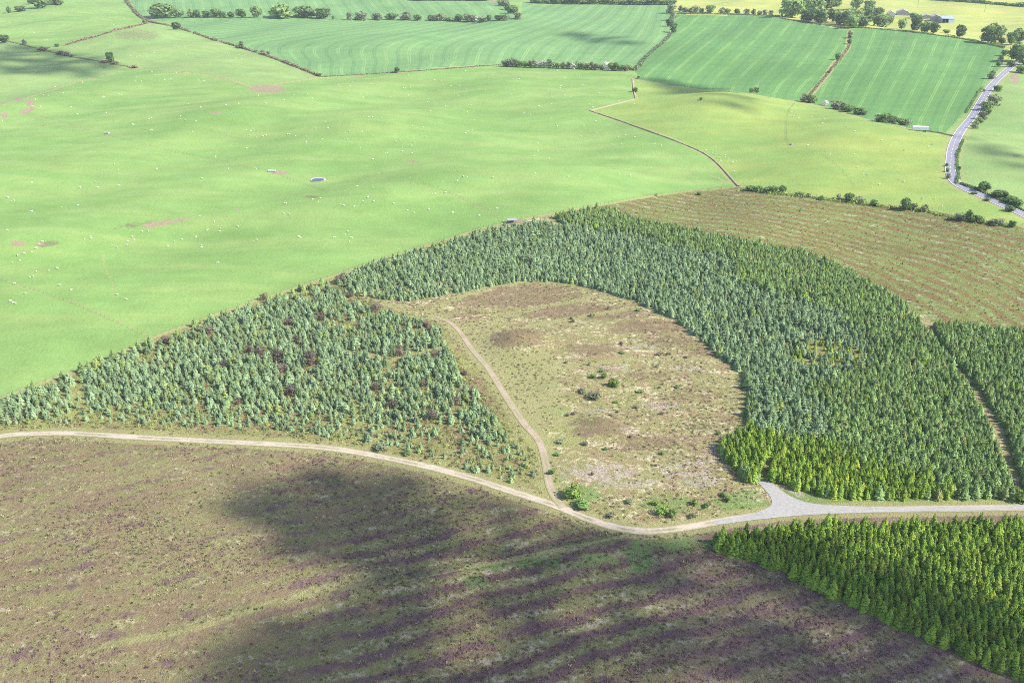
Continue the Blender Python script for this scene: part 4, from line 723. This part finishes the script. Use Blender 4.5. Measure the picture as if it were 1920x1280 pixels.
fence([(0, 744), (100, 709), (200, 672), (283, 634), (420, 583), (540, 543), (620, 518), (720, 483), (820, 453), (900, 428), (980, 410), (1060, 395), (1140, 381), (1230, 365), (1385, 349)], 'stock fence along the upper edge of the conifer plantation')
fence([(1490, 194), (1477, 215), (1475, 262), (1484, 271)], 'short fence standing in the yellowish pasture')
fence([(1388, 350), (1480, 360), (1560, 370), (1640, 379), (1720, 388), (1800, 402), (1920, 424)], 'stock fence above the clear-felled hillside')
fence([(1484, 271), (1530, 285), (1570, 312), (1605, 352)], 'faint wire fence curving down through the yellowish pasture')
def bank_wall(line, label, w0=.8, hh=.65):
    pts = smooth_line(line, 4); d = np.gradient(pts[:, :2], axis=0); d /= np.maximum(np.hypot(d[:, 0], d[:, 1])[:, None], 1e-6); n = np.stack([-d[:, 1], d[:, 0]], -1); v = []; f = []; r = random.Random(3); o0 = pts[0]
    for i in range(len(pts)):
        h1 = hh * r.uniform(.7, 1.15)
        for o, z in ((-w0, -.1), (-w0 * .55, h1), (w0 * .55, h1 * r.uniform(.85, 1.05)), (w0, -.1)): x_, y_ = pts[i, :2] + n[i] * o; v.append((x_ - o0[0], y_ - o0[1], float(H(x_, y_)) + z - o0[2]))
    for i in range(len(pts) - 1):
        for k_ in range(3): a = i * 4 + k_; f.append((a, a + 4, a + 5, a + 1))
    return tag(link('stone_bank', mesh_np('stone_bank', v, f, M['stone_bank']), None, o0), label, 'wall')
M['stone_bank'] = plain('stone_bank', (.24, .24, .12), .25, .9, .95, .1, 0, 0, 0, (.27, .24, .17))
bank_wall(WALL[:3], 'stone bank dropping from the hawthorn corner'); bank_wall(WALL[2:4], 'stone bank running back across the pasture to a sharp corner'); bank_wall(WALL[3:], 'long curving stone bank between the two sheep pastures')
bank_wall([(1738, 246), (1760, 250), (1788, 256)], 'low pale wall between the white trailer and the road', .5, .9)

# ------------------------------------------------------------------ farm, trailer, troughs, pond, poles
ROOF = plain('roof_fibre', (.42, .36, .37), .12, .8, .85, .2); ROOFB = plain('roof_blue', (.34, .42, .50), .08, .8, .6, .4); WALLM = plain('shed_wall', (.40, .36, .33), .15, 1.0, .85, .2); WHITE = plain('white_sheet', (.58, .59, .60), .06, 1.0, .6, .3); DARKM = plain('dark_opening', (.03, .03, .035), .1, 2); CONC = plain('concrete', (.55, .53, .49), .12, 1.5, .9, .1)
def shed(px, py, L_, W_, eave, ridge, rot, roofm, wallm, label, front=None, split=2):
    p = P(px, py); e = link('farm_shed', None, None, p); e.rotation_euler = (0, 0, rot); tag(e, label, 'shed'); hL, hW = L_ / 2, W_ / 2
    m = MB()
    for s in (-1, 1):
        m.box(s * hL - (.15 if s > 0 else -.0), s * hL + (.0 if s > 0 else .15), -hW, hW, -.5, eave)
        m.poly([(s * hL, -hW, eave), (s * hL, hW, eave), (s * hL, 0, ridge - .05)])
    m.box(-hL + .16, hL - .16, hW - .15, hW, -.5, eave)
    if front is None: m.box(-hL + .16, hL - .16, -hW, -hW + .15, -.5, eave)
    link('wall', m.mesh('shed_wall', wallm), e)
    for s in (-1, 1):
        for k_ in range(split):
            x0 = -hL - .3 + (L_ + .6) * k_ / split; x1 = -hL - .3 + (L_ + .6) * (k_ + 1) / split - .06; t = MB(); ye = s * (hW + .4); ze = eave - .12
            t.poly([(x0, ye, ze), (x1, ye, ze), (x1, 0.02 * s, ridge + .04), (x0, .02 * s, ridge + .04)]); t.poly([(x0, ye, ze + .08), (x1, ye, ze + .08), (x1, .02 * s, ridge + .12), (x0, .02 * s, ridge + .12)]); link('roof_sheet', t.mesh('roof_sheet', roofm), e)
    t = MB().box(-hL - .3, hL + .3, -.25, .25, ridge + .1, ridge + .2); link('ridge_cap', t.mesh('ridge_cap', roofm), e)
    if front == 'open':
        t = MB().box(-hL + .2, hL - .2, hW - .4, hW - .3, -.2, eave - .3); link('back_panel', t.mesh('back_panel', DARKM), e)  # near-black sheet paints the shade inside the open barn
        t = MB().box(hL * .05, hL - .16, -hW, -hW + .15, -.3, eave - .02); link('front_panel', t.mesh('front_panel', WHITE), e)
        for x_ in (-hL + .3, -hL * .45): link('post', MB().box(x_, x_ + .25, -hW, -hW + .25, -.4, eave - .1).mesh('post', WALLM), e)
    else:
        t = MB().box(-1.6, 1.6, -hW - .06, -hW - .01, -.3, eave * .8); link('door', t.mesh('door', DARKM), e)
    return e
shed(1670, 30, 16, 10, 4.2, 6.5, 1.35, ROOF, WHITE, 'pale gabled farm shed at the edge of the farm wood')
shed(1692, 28, 14, 16, 4.6, 7.6, 1.30, ROOF, WALLM, 'wide pink-grey roofed barn between the wood and the yard tree')
shed(1736, 35, 9, 12, 3.6, 5.4, 1.4, ROOF, WALLM, 'low pink-grey roofed shed beside the yard trees')
shed(1753, 38, 16, 11, 5.2, 7.4, 1.35, ROOF, WALLM, 'taller pink-grey roofed barn joined to the blue roofed barn')
shed(1773, 41, 16, 20, 5.0, 6.6, -.08, ROOFB, WALLM, 'blue-grey roofed barn with a dark opening and white front', 'open', 3)
p = P(1725, 246); e = link('livestock_trailer', None, None, p); e.rotation_euler = (0, 0, -.22); tag(e, 'long white box trailer parked beside the pasture hedge', 'trailer'); WH2 = plain('trailer_skin', (.80, .81, .83), .04, 1.2, .5, .3)
m = MB().box(-5.4, 5.4, -1.25, 1.25, .9, 3.2); link('body', m.mesh('trailer_body', WH2), e)
m = MB(); 
for i in range(6): m.poly([(x_, 1.3 * math.cos(a), 3.2 + .35 * math.sin(a)) for x_, a in ((-5.45, math.pi * i / 6), (5.45, math.pi * i / 6), (5.45, math.pi * (i + 1) / 6), (-5.45, math.pi * (i + 1) / 6))])
link('roof', m.mesh('trailer_roof', WH2), e); link('rear_door', MB().box(5.41, 5.46, -1.15, 1.15, 1.0, 3.1).mesh('rear_door', plain('trailer_door', (.45, .45, .47))), e); link('chassis', MB().box(-5.2, 5.2, -.9, .9, .6, .88).mesh('chassis', DARKM), e)
for x_ in (-3.4, 2.2, 3.4):
    for y_ in (-1.05, 1.05): link('wheel', MB().tube((x_, y_ - .15, .48), (x_, y_ + .15, .48), .48, .48, 12).mesh('wheel', DARKM), e)
def trough(px, py, L_, rot, label, mat=CONC):
    p = P(px, py); e = link('feed_trough', None, None, p); e.rotation_euler = (0, 0, rot); tag(e, label, 'trough'); h_ = L_ / 2; m = MB()
    m.box(-h_, h_, -.8, -.65, .25, 1.1); m.box(-h_, h_, .65, .8, .25, 1.1); m.box(-h_, -h_ + .15, -.64, .64, .25, 1.1); m.box(h_ - .15, h_, -.64, .64, .25, 1.1); m.box(-h_ + .16, h_ - .16, -.64, .64, .3, .5); link('basin', m.mesh('basin', mat), e)
    for x_ in (-h_ * .7, h_ * .7): link('leg', MB().box(x_ - .1, x_ + .1, -.6, .6, -.2, .25).mesh('trough_leg', DARKM), e)
trough(510, 322, 4.5, .05, 'white feed trough on bare red earth in the sheep pasture', WHITE); trough(201, 251, 3.0, -.2, 'white water trough on the long fence line', WHITE); trough(1484, 272, 1.6, .5, 'small dark trough at the foot of the short fence', WALLM)
p = P(960, 417); e = link('feeding_shelter', None, None, p); e.rotation_euler = (0, 0, .18); tag(e, 'grey open-sided sheep feeding shelter on red earth by the plantation fence', 'shelter'); GREYT = plain('grey_tin', (.27, .29, .29), .1, 1, .6, .4)
link('roof', MB().poly([(-2.6, -1.4, 1.5), (2.6, -1.4, 1.5), (2.6, 1.2, 2.1), (-2.6, 1.2, 2.1)]).poly([(-2.6, -1.4, 1.42), (2.6, -1.4, 1.42), (2.6, 1.2, 2.02), (-2.6, 1.2, 2.02)]).mesh('shelter_roof', GREYT), e); link('back_panel', MB().box(-2.5, 2.5, 1.0, 1.08, -.1, 1.95).mesh('shelter_back', GREYT), e)
for x_ in (-2.4, 2.4): link('post', MB().box(x_ - .07, x_ + .07, -1.3, -1.16, -.2, 1.42).mesh('shelter_post', M['wood_post']), e)
c0 = P(596, 338); m = MB(); K = 28; ring = []
for i in range(K):
    a = 6.2832 * i / K; ring.append((math.cos(a), math.sin(a)))
mud = MB()
for i in range(K):
    (a0, b0), (a1, b1) = ring[i], ring[(i + 1) % K]; m_ = m if (b0 + b1) > -.25 else mud; w0 = 4.2 + .5 * max(b0, 0); w1 = 4.2 + .5 * max(b1, 0)
    m_.poly([(a0 * 3.9, b0 * 3.9, .12), (a1 * 3.9, b1 * 3.9, .12), (a1 * w1, b1 * w1, .26), (a0 * w0, b0 * w0, .26)]); m_.poly([(a0 * w0, b0 * w0, .26), (a1 * w1, b1 * w1, .26), (a1 * 5.3, b1 * 5.3, -.25), (a0 * 5.3, b0 * 5.3, -.25)])
e = link('dew_pond', None, None, c0 + [0, 0, .15]); tag(e, 'small round dark pond with a pale stony rim in the sheep pasture', 'pond'); link('rim', m.mesh('pond_rim', plain('pond_rim', (.55, .52, .46), .25, .8)), e); link('mud_shore', mud.mesh('mud_shore', plain('mud_shore', (.22, .21, .11), .25, .8)), e)
wb = NB('pond_water'); wm = wb.surf((.03, .035, .06), .12, .5); link('water', MB().poly([(a * 4.0, b_ * 4.0, .14) for a, b_ in ring]).mesh('pond_water', wm), e)
for px, py, hp in ((1720.5, 14, 20), (1846, 23, 16)):
    p = P(px, py); s = mpp(p); e = link('utility_pole', None, None, p); tag(e, 'thin wooden utility pole in the mown meadow', 'pole', 'poles in the mown meadow'); h_ = min(hp * s, 11)
    link('mast', MB().tube((0, 0, -.4), (0, 0, h_), .22, .16, 8).mesh('mast', M['trunk']), e); link('crossarm', MB().box(-1.1, 1.1, -.08, .08, h_ - .9, h_ - .7).mesh('crossarm', M['trunk']), e)
for px, py, hp in ((1678, 496, 7), (1912, 572, 9), (1806, 426, 6), (1866, 444, 6), (1495, 408, 5), (1481, 418, 4), (1426, 402, 4), (1724, 486, 4)):
    p = P(px, py); s = mpp(p); h_ = hp * s; m = MB().tube((0, 0, -.2), (.1 * h_, 0, h_), .14, .06, 6).tube((.05 * h_, 0, h_ * .55), (-.18 * h_, .05, h_ * .8), .05, .02, 4)
    tag(link('dead_snag', m.mesh('dead_snag', plain('bleached_wood', (.62, .58, .52), .1, 3)), None, p), 'bleached dead tree stem standing on the clear-felled hillside', 'dead tree', 'dead stems on the clear-fell')
for px, py in ((1146, 716), (1570, 1137)):
    p = P(px, py); m = MB().tube((-.5, 0, .15), (.6, .1, .5), .12, .07, 6).tube((0, 0, .3), (.2, .5, .75), .06, .03, 5).tube((.1, .02, .3), (.05, -.5, .6), .05, .02, 5)
    tag(link('fallen_branch', m.mesh('fallen_branch', M['trunk_grey']), None, p), 'bleached fallen branch ' + ('on the green knoll in the clearing' if px < 1300 else 'on the heath beside the bright spruces'), 'branch')

# ------------------------------------------------------------------ sheep
def sheep_mesh():
    J = [((-.52, 0, .62), .17), ((-.25, 0, .68), .27), ((.1, 0, .68), .28), ((.36, 0, .66), .23), ((.52, 0, .78), .13), ((.66, 0, .84), .105), ((.82, 0, .74), .06)]
    ed = [(i, i + 1) for i in range(6)]
    for x_, b0 in ((-.42, 1), (.32, 3)):
        for s in (-1, 1):
            n = len(J); J += [((x_, s * .14, .40), .085), ((x_ + .02, s * .15, .2), .05), ((x_, s * .15, 0), .045)]; ed += [(b0, n), (n, n + 1), (n + 1, n + 2)]
    n = len(J); J += [((.63, .15, .88), .03), ((.63, -.15, .88), .03), ((-.66, 0, .55), .05)]; ed += [(5, n), (5, n + 1), (0, n + 2)]
    me = bpy.data.meshes.new('sheep_skin'); me.from_pydata([j[0] for j in J], ed, []); o = bpy.data.objects.new('sheep_skin', me); COL.objects.link(o)
    sk = o.modifiers.new('skin', 'SKIN')
    for v, j in zip(me.skin_vertices[0].data, J): v.radius = (j[1], j[1])
    me.skin_vertices[0].data[2].use_root = True
    ss = o.modifiers.new('sub', 'SUBSURF'); ss.levels = ss.render_levels = 1
    dg = bpy.context.evaluated_depsgraph_get(); m2 = bpy.data.meshes.new_from_object(o.evaluated_get(dg)); m2.name = 'sheep'; m2.materials.clear(); m2.materials.append(M['fleece']); m2.polygons.foreach_set('use_smooth', [True] * len(m2.polygons))
    bpy.data.objects.remove(o); return m2
SH = []
def sheep3(ox, oy, lst): SH.extend((ox + a / 3, oy + b_ / 3) for a, b_ in lst)
sheep3(0, 0, [(195,95),(268,80),(292,80),(305,80),(475,115),(485,115),(510,112),(538,147),(612,83),(617,103),(635,103),(655,98),(660,100),(630,120),(620,130),(640,140),(700,107),(710,108),(405,68),(348,148),(270,154),(192,185),(220,172),(55,128),(205,232),(230,222),(235,232),(255,222),(265,225),(802,258),(868,298),(735,315),(765,318),(787,315),(580,295),(1048,310),(1278,300),(1290,300),(1285,315),(1325,328),(1347,310),(1350,318),(1357,330),(1380,308),(1427,325),(1440,325),(855,404),(873,422),(890,423),(770,436),(795,457),(762,458),(850,450),(897,452),(927,450),(945,448),(962,443),(975,413),(992,412),(1043,420),(1118,450),(1148,455),(1187,460),(1182,478),(1310,493),(1045,510),(955,537),(670,530),(682,534),(535,557),(575,547),(585,545),(355,523),(245,537),(272,537),(405,487),(465,465),(533,447),(393,467),(310,490),(200,560),(188,598),(230,600),(242,567),(180,597),(400,602),(437,643),(512,638),(598,637),(597,630),(840,670),(852,665),(745,698),(752,702),(855,730),(848,732),(1060,585),(1130,605),(1152,602),(1272,592),(1342,584),(1380,573),(1490,555),(1497,583),(1455,540),(1600,565),(1647,567),(1653,537),(1620,652),(1713,652),(1757,552),(1787,558),(1730,530),(1880,465),(1897,470),(1905,480),(1830,685),(1773,720),(1845,720),(1812,782),(1820,780),(1722,803),(1722,768),(1618,755),(1628,755),(1663,765),(1497,762),(1480,767),(1442,770),(1404,762),(1412,737),(1387,732),(1372,730),(1388,835),(1607,900),(1212,882),(1285,950),(1440,950),(883,950),(643,925),(665,957),(830,815),(13,680),(40,655),(1015,655),(1013,668),(1045,678),(1103,680),(1083,742)])
sheep3(640, 0, [(700,400),(730,405),(793,408),(848,420),(857,420),(938,385),(1192,385),(1217,400),(1100,420),(1137,430),(1258,440),(1325,420),(1340,425),(1168,467),(965,445),(985,447),(1000,445),(1012,425),(883,458),(555,455),(563,457),(525,450),(573,480),(612,484),(620,484),(665,483),(703,500),(810,507),(968,507),(955,533),(1235,485),(1230,497),(1262,503),(1357,478),(1367,500),(1453,525),(1180,530),(1255,535),(1285,545),(1257,577),(1182,585),(1112,597),(1393,585),(1415,603),(1560,567),(1650,585),(1705,575),(1757,567),(660,540),(677,537),(485,573),(518,573),(585,597),(683,623),(707,630),(740,617),(728,593),(503,625),(750,677),(857,658),(1027,635),(1065,645),(1175,662),(1182,662),(1208,700),(1215,712),(1430,683),(1435,748),(1363,708),(1347,768),(1598,762),(1558,773),(1650,772),(1525,815),(1575,813),(1692,818),(1750,813),(1762,810),(1800,820),(1107,808),(1103,850),(1208,850),(1217,858),(1265,825),(1083,880),(1077,890),(1168,893),(1745,947),(340,495),(350,497),(362,497),(390,487),(388,497),(328,522),(375,535),(278,545),(250,553),(160,600),(122,548),(60,460),(50,485),(80,493),(157,475),(172,475),(300,427),(375,425),(470,510),(8,597),(155,660),(175,660),(227,667),(400,710),(408,712),(460,717),(447,755),(475,770),(700,750),(712,738),(735,732),(330,787),(305,795),(408,800),(390,815),(395,822),(343,825),(343,852),(397,863),(250,860),(260,860),(108,833),(120,832),(45,740),(117,743),(15,780),(33,785),(178,897),(192,923)])
sheep3(1280, 0, [(130,845),(172,848),(183,855),(168,860),(180,868),(207,873),(222,875),(238,883),(195,885),(208,890),(257,893),(300,905),(282,912),(275,922),(215,905),(240,875),(612,633),(642,645),(618,657),(652,667),(725,658),(797,667),(785,695),(923,712),(968,740),(1120,790),(1260,750),(1222,792),(1403,812),(1383,827),(1225,843),(1245,845),(1343,858),(965,867),(803,850),(828,870),(703,818),(983,943)])
sheep3(0, 320, [(180,68),(445,92),(452,93),(550,95),(665,85),(672,83),(533,60),(1137,43),(40,150),(65,173),(82,168),(48,152),(440,195),(347,205),(172,230),(180,230),(42,337),(205,437),(137,466),(180,457),(100,477),(113,506),(68,515),(222,413),(240,400),(475,388),(510,373),(513,382),(205,570),(275,563),(323,550),(185,595),(168,602),(335,645),(400,672),(82,636),(143,692),(58,735),(75,743),(87,747),(660,697),(712,724),(832,340),(800,345),(745,374),(755,390),(720,398),(713,420),(658,432),(945,425),(980,398),(1023,387),(1103,373),(1170,330),(1165,338),(1238,325),(1235,343),(1338,313),(1205,287),(1122,257),(1197,240),(1133,422),(1133,433),(1228,517),(1218,519),(1445,390),(1425,401),(1680,372),(1690,377),(1877,376),(1885,376),(1595,240),(1625,245),(1600,185),(1610,185),(1758,163),(1790,175),(1803,157),(1912,190)])
sheep3(640, 320, [(210,18),(90,90),(180,97),(50,130),(150,150),(165,152),(123,172),(183,173),(72,203),(13,195),(295,185),(370,225),(410,238),(492,218),(627,237),(775,253),(570,62),(653,58),(687,33),(710,35),(852,38),(512,132),(528,131),(585,123),(832,217),(877,215),(910,287),(930,290),(1090,13),(1275,35),(1563,20),(1625,28),(37,343),(22,360),(57,378),(45,400)])
sheep3(1280, 320, [(143,8),(200,42),(1015,18),(1037,22),(1022,8),(1013,57),(1107,78),(1065,97),(1217,48),(1243,62),(1348,150),(1347,160),(1418,157),(1460,202),(290,5)])
smesh = sheep_mesh(); SP = P(*np.array(SH).T + np.array([[0], [.8]])); order = np.argsort(SP[:, 1]); SS = RNG.choice([.80, .85, .92, .62], len(SP)); SRZ = RNG.choice([0, math.pi], len(SP)) + RNG.normal(0, .6, len(SP))
SMARK = [(596, 338, 60, 'near the round dark pond'), (515, 322, 50, 'near the white feed trough on red earth'), (960, 413, 60, 'by the grey feeding shelter'), (300, 418, 80, 'beside the long bare earth scar'), (50, 450, 70, 'beside the muddy hollow at the pasture dip'), (1340, 295, 70, 'in the tight flock beside the stone bank'), (1500, 225, 60, 'near the short fence in the yellowish pasture'), (201, 251, 40, 'by the white water trough')]
sd1, sd2, sd3, sd4 = (pdist(SP[:, 0], SP[:, 1], wline(l_)) for l_ in (EDGE, [(0, 523), (140, 570), (283, 634)], [(45, 213), (330, 285), (510, 324), (620, 362)], WALL[2:]))
for i in order[:300]:
    o = link('sheep', smesh, None, SP[i]); s = SS[i]; o.scale = (s, s, s); o.rotation_euler = (0, 0, SRZ[i])
    east = SH[i][0] > 1385 or (SH[i][0] > 1300 and SH[i][1] < 262)
    near = next((t_ for (lx, ly, rd, t_) in SMARK if np.hypot(SH[i][0] - lx, (SH[i][1] - ly) * 3) < rd), None)
    if near is None:
        near = 'near the fence of the conifer plantation' if sd1[i] < 22 else 'along the fence running down to the spruce corner' if sd2[i] < 16 else 'along the long fence crossing the pasture' if sd3[i] < 14 else 'near the long curving stone bank' if sd4[i] < 18 else 'in the yellowish pasture between stone bank and road' if east else 'out in the wide bright green pasture'
    lb = ('small white lamb ' if SS[i] < .7 else 'white sheep ') + near; tag(o, lb, 'sheep', lb + ' flock')
rest = order[300:]
gn_scatter('sheep_flock', SP[rest], np.repeat(SS[rest][:, None], 3, 1), SRZ[rest], np.zeros(len(rest)), [smesh], 'distant white sheep dotted over the far pastures', 'sheep')

# ------------------------------------------------------------------ clouds (above the camera; their shadows fall on heath and fields)
cm = plain('cloud_white', (.9, .9, .92), .03, .02, 1.0, 0.0)
def ico(sub):
    bm = bmesh.new(); bmesh.ops.create_icosphere(bm, subdivisions=sub, radius=1); v = np.array([q.co[:] for q in bm.verts]); f = [[q.index for q in p.verts] for p in bm.faces]; bm.free(); return v, f
IV, IF = ico(2)
def cloud(poly, density, rmin, rmax, label, alt=650.0, fill=.65, seed=1, power=1.0):
    """a cumulus sheet whose shadow covers the photo outline"""
    r = np.random.default_rng(seed); w_ = P(*np.array(poly, float).T)[:, :2]; lo, hi = w_.min(0), w_.max(0); n = int(np.prod(hi - lo) * density); q = r.uniform(lo, hi, (n, 2)); k = inside(w_, q[:, 0], q[:, 1]); q = q[k]
    d = np.min(np.stack([pdist(q[:, 0], q[:, 1], np.vstack([w_[i], w_[(i + 1) % len(w_)]])) for i in range(len(w_))]), 0); keep = r.random(len(q)) < np.clip(d / 8.0, .12, 1) ** power * np.clip(fill + .5 * vnoise(q[:, 0], q[:, 1], 9, seed), .05, 1); q, d = q[keep], d[keep]
    V = []; F = []; n0 = 0
    for (x_, y_), dd in zip(q, d):
        rr = r.uniform(rmin, rmax); z_ = alt + r.uniform(-8, 14); t = z_ / SUNV[2]; c = np.array([x_ + SUNV[0] * t, y_ + SUNV[1] * t, z_]); V.append(IV * rr * [1, 1, .7] + c); F += [[a + n0 for a in f_] for f_ in IF]; n0 += len(IV)
    V = np.vstack(V); me = mesh_np('cloud', V, F, cm, True); return tag(link('cloud', me), label, 'cloud', None, 'stuff')
cloud([(405, 935), (450, 905), (560, 883), (690, 875), (800, 890), (900, 925), (1000, 955), (1130, 995), (1300, 1006), (1400, 988), (1500, 1000), (1620, 1046), (1760, 1110), (1930, 1190), (2150, 1290), (2150, 1500), (300, 1500), (330, 1270), (400, 1195), (520, 1140), (650, 1100), (600, 1075), (500, 1055), (455, 1010)], .040, 2.8, 5.0, 'broken low cloud over the heath', 700, .92, 2)
cloud([(440, 930), (560, 890), (690, 882), (790, 897), (900, 945), (860, 1000), (700, 1030), (500, 1010)], .05, 2.6, 4.6, 'thicker cloud clump over the upper heath', 740, .7, 5)
cloud([(1330, 1012), (1420, 1000), (1520, 1025), (1640, 1075), (1780, 1140), (1930, 1212), (1930, 1300), (1700, 1200), (1500, 1110), (1360, 1050)], .045, 2.6, 4.6, 'cloud strip over the edge of the bright spruce block', 730, .9, 15)
cloud([(350, 1330), (400, 1230), (560, 1170), (760, 1150), (1000, 1170), (1180, 1220), (1300, 1330)], .04, 2.6, 4.6, 'cloud patch over the lower heath', 720, .5, 6)
cloud([(-30, 78), (60, 86), (130, 96), (210, 113), (222, 128), (150, 150), (60, 146), (-30, 124)], .0085, 6, 10, 'small cloud over the olive pasture', 1500, .75, 7)
cloud([(1040, 58), (1130, 64), (1180, 72), (1250, 90), (1180, 88), (1110, 78), (1050, 70)], .0065, 6, 10, 'thin cloud streak over the curving crop', 1500, .7, 8)
cloud([(1190, 146), (1260, 148), (1330, 161), (1410, 190), (1390, 210), (1320, 198), (1250, 175), (1195, 160)], .0065, 6, 10, 'thin cloud streak over the striped crop edge', 1500, .7, 9)
cloud([(1800, 255), (1860, 262), (1920, 295), (1990, 330), (1960, 355), (1870, 325), (1820, 290)], .006, 5, 9, 'thin cloud over the pasture beyond the road', 1300, .6, 10)

# ------------------------------------------------------------------ haze: the air between the camera and the far fields
hz = bpy.data.materials.new('haze'); hz.use_nodes = True; t = hz.node_tree; t.nodes.clear(); o_ = t.nodes.new('ShaderNodeOutputMaterial'); pv = t.nodes.new('ShaderNodeVolumePrincipled')
pv.inputs['Color'].default_value = (.86, .93, 1.0, 1); pv.inputs['Density'].default_value = .00006; pv.inputs['Anisotropy'].default_value = 0.0
t.links.new(pv.outputs[0], o_.inputs['Volume'])
tag(link('haze', MB().box(-14000, 14000, -14000, 14000, float(GZ.min()) - 2, CAMH + 12).mesh('haze', hz)), 'thin pale summer haze over the fields', 'haze', None, 'stuff')
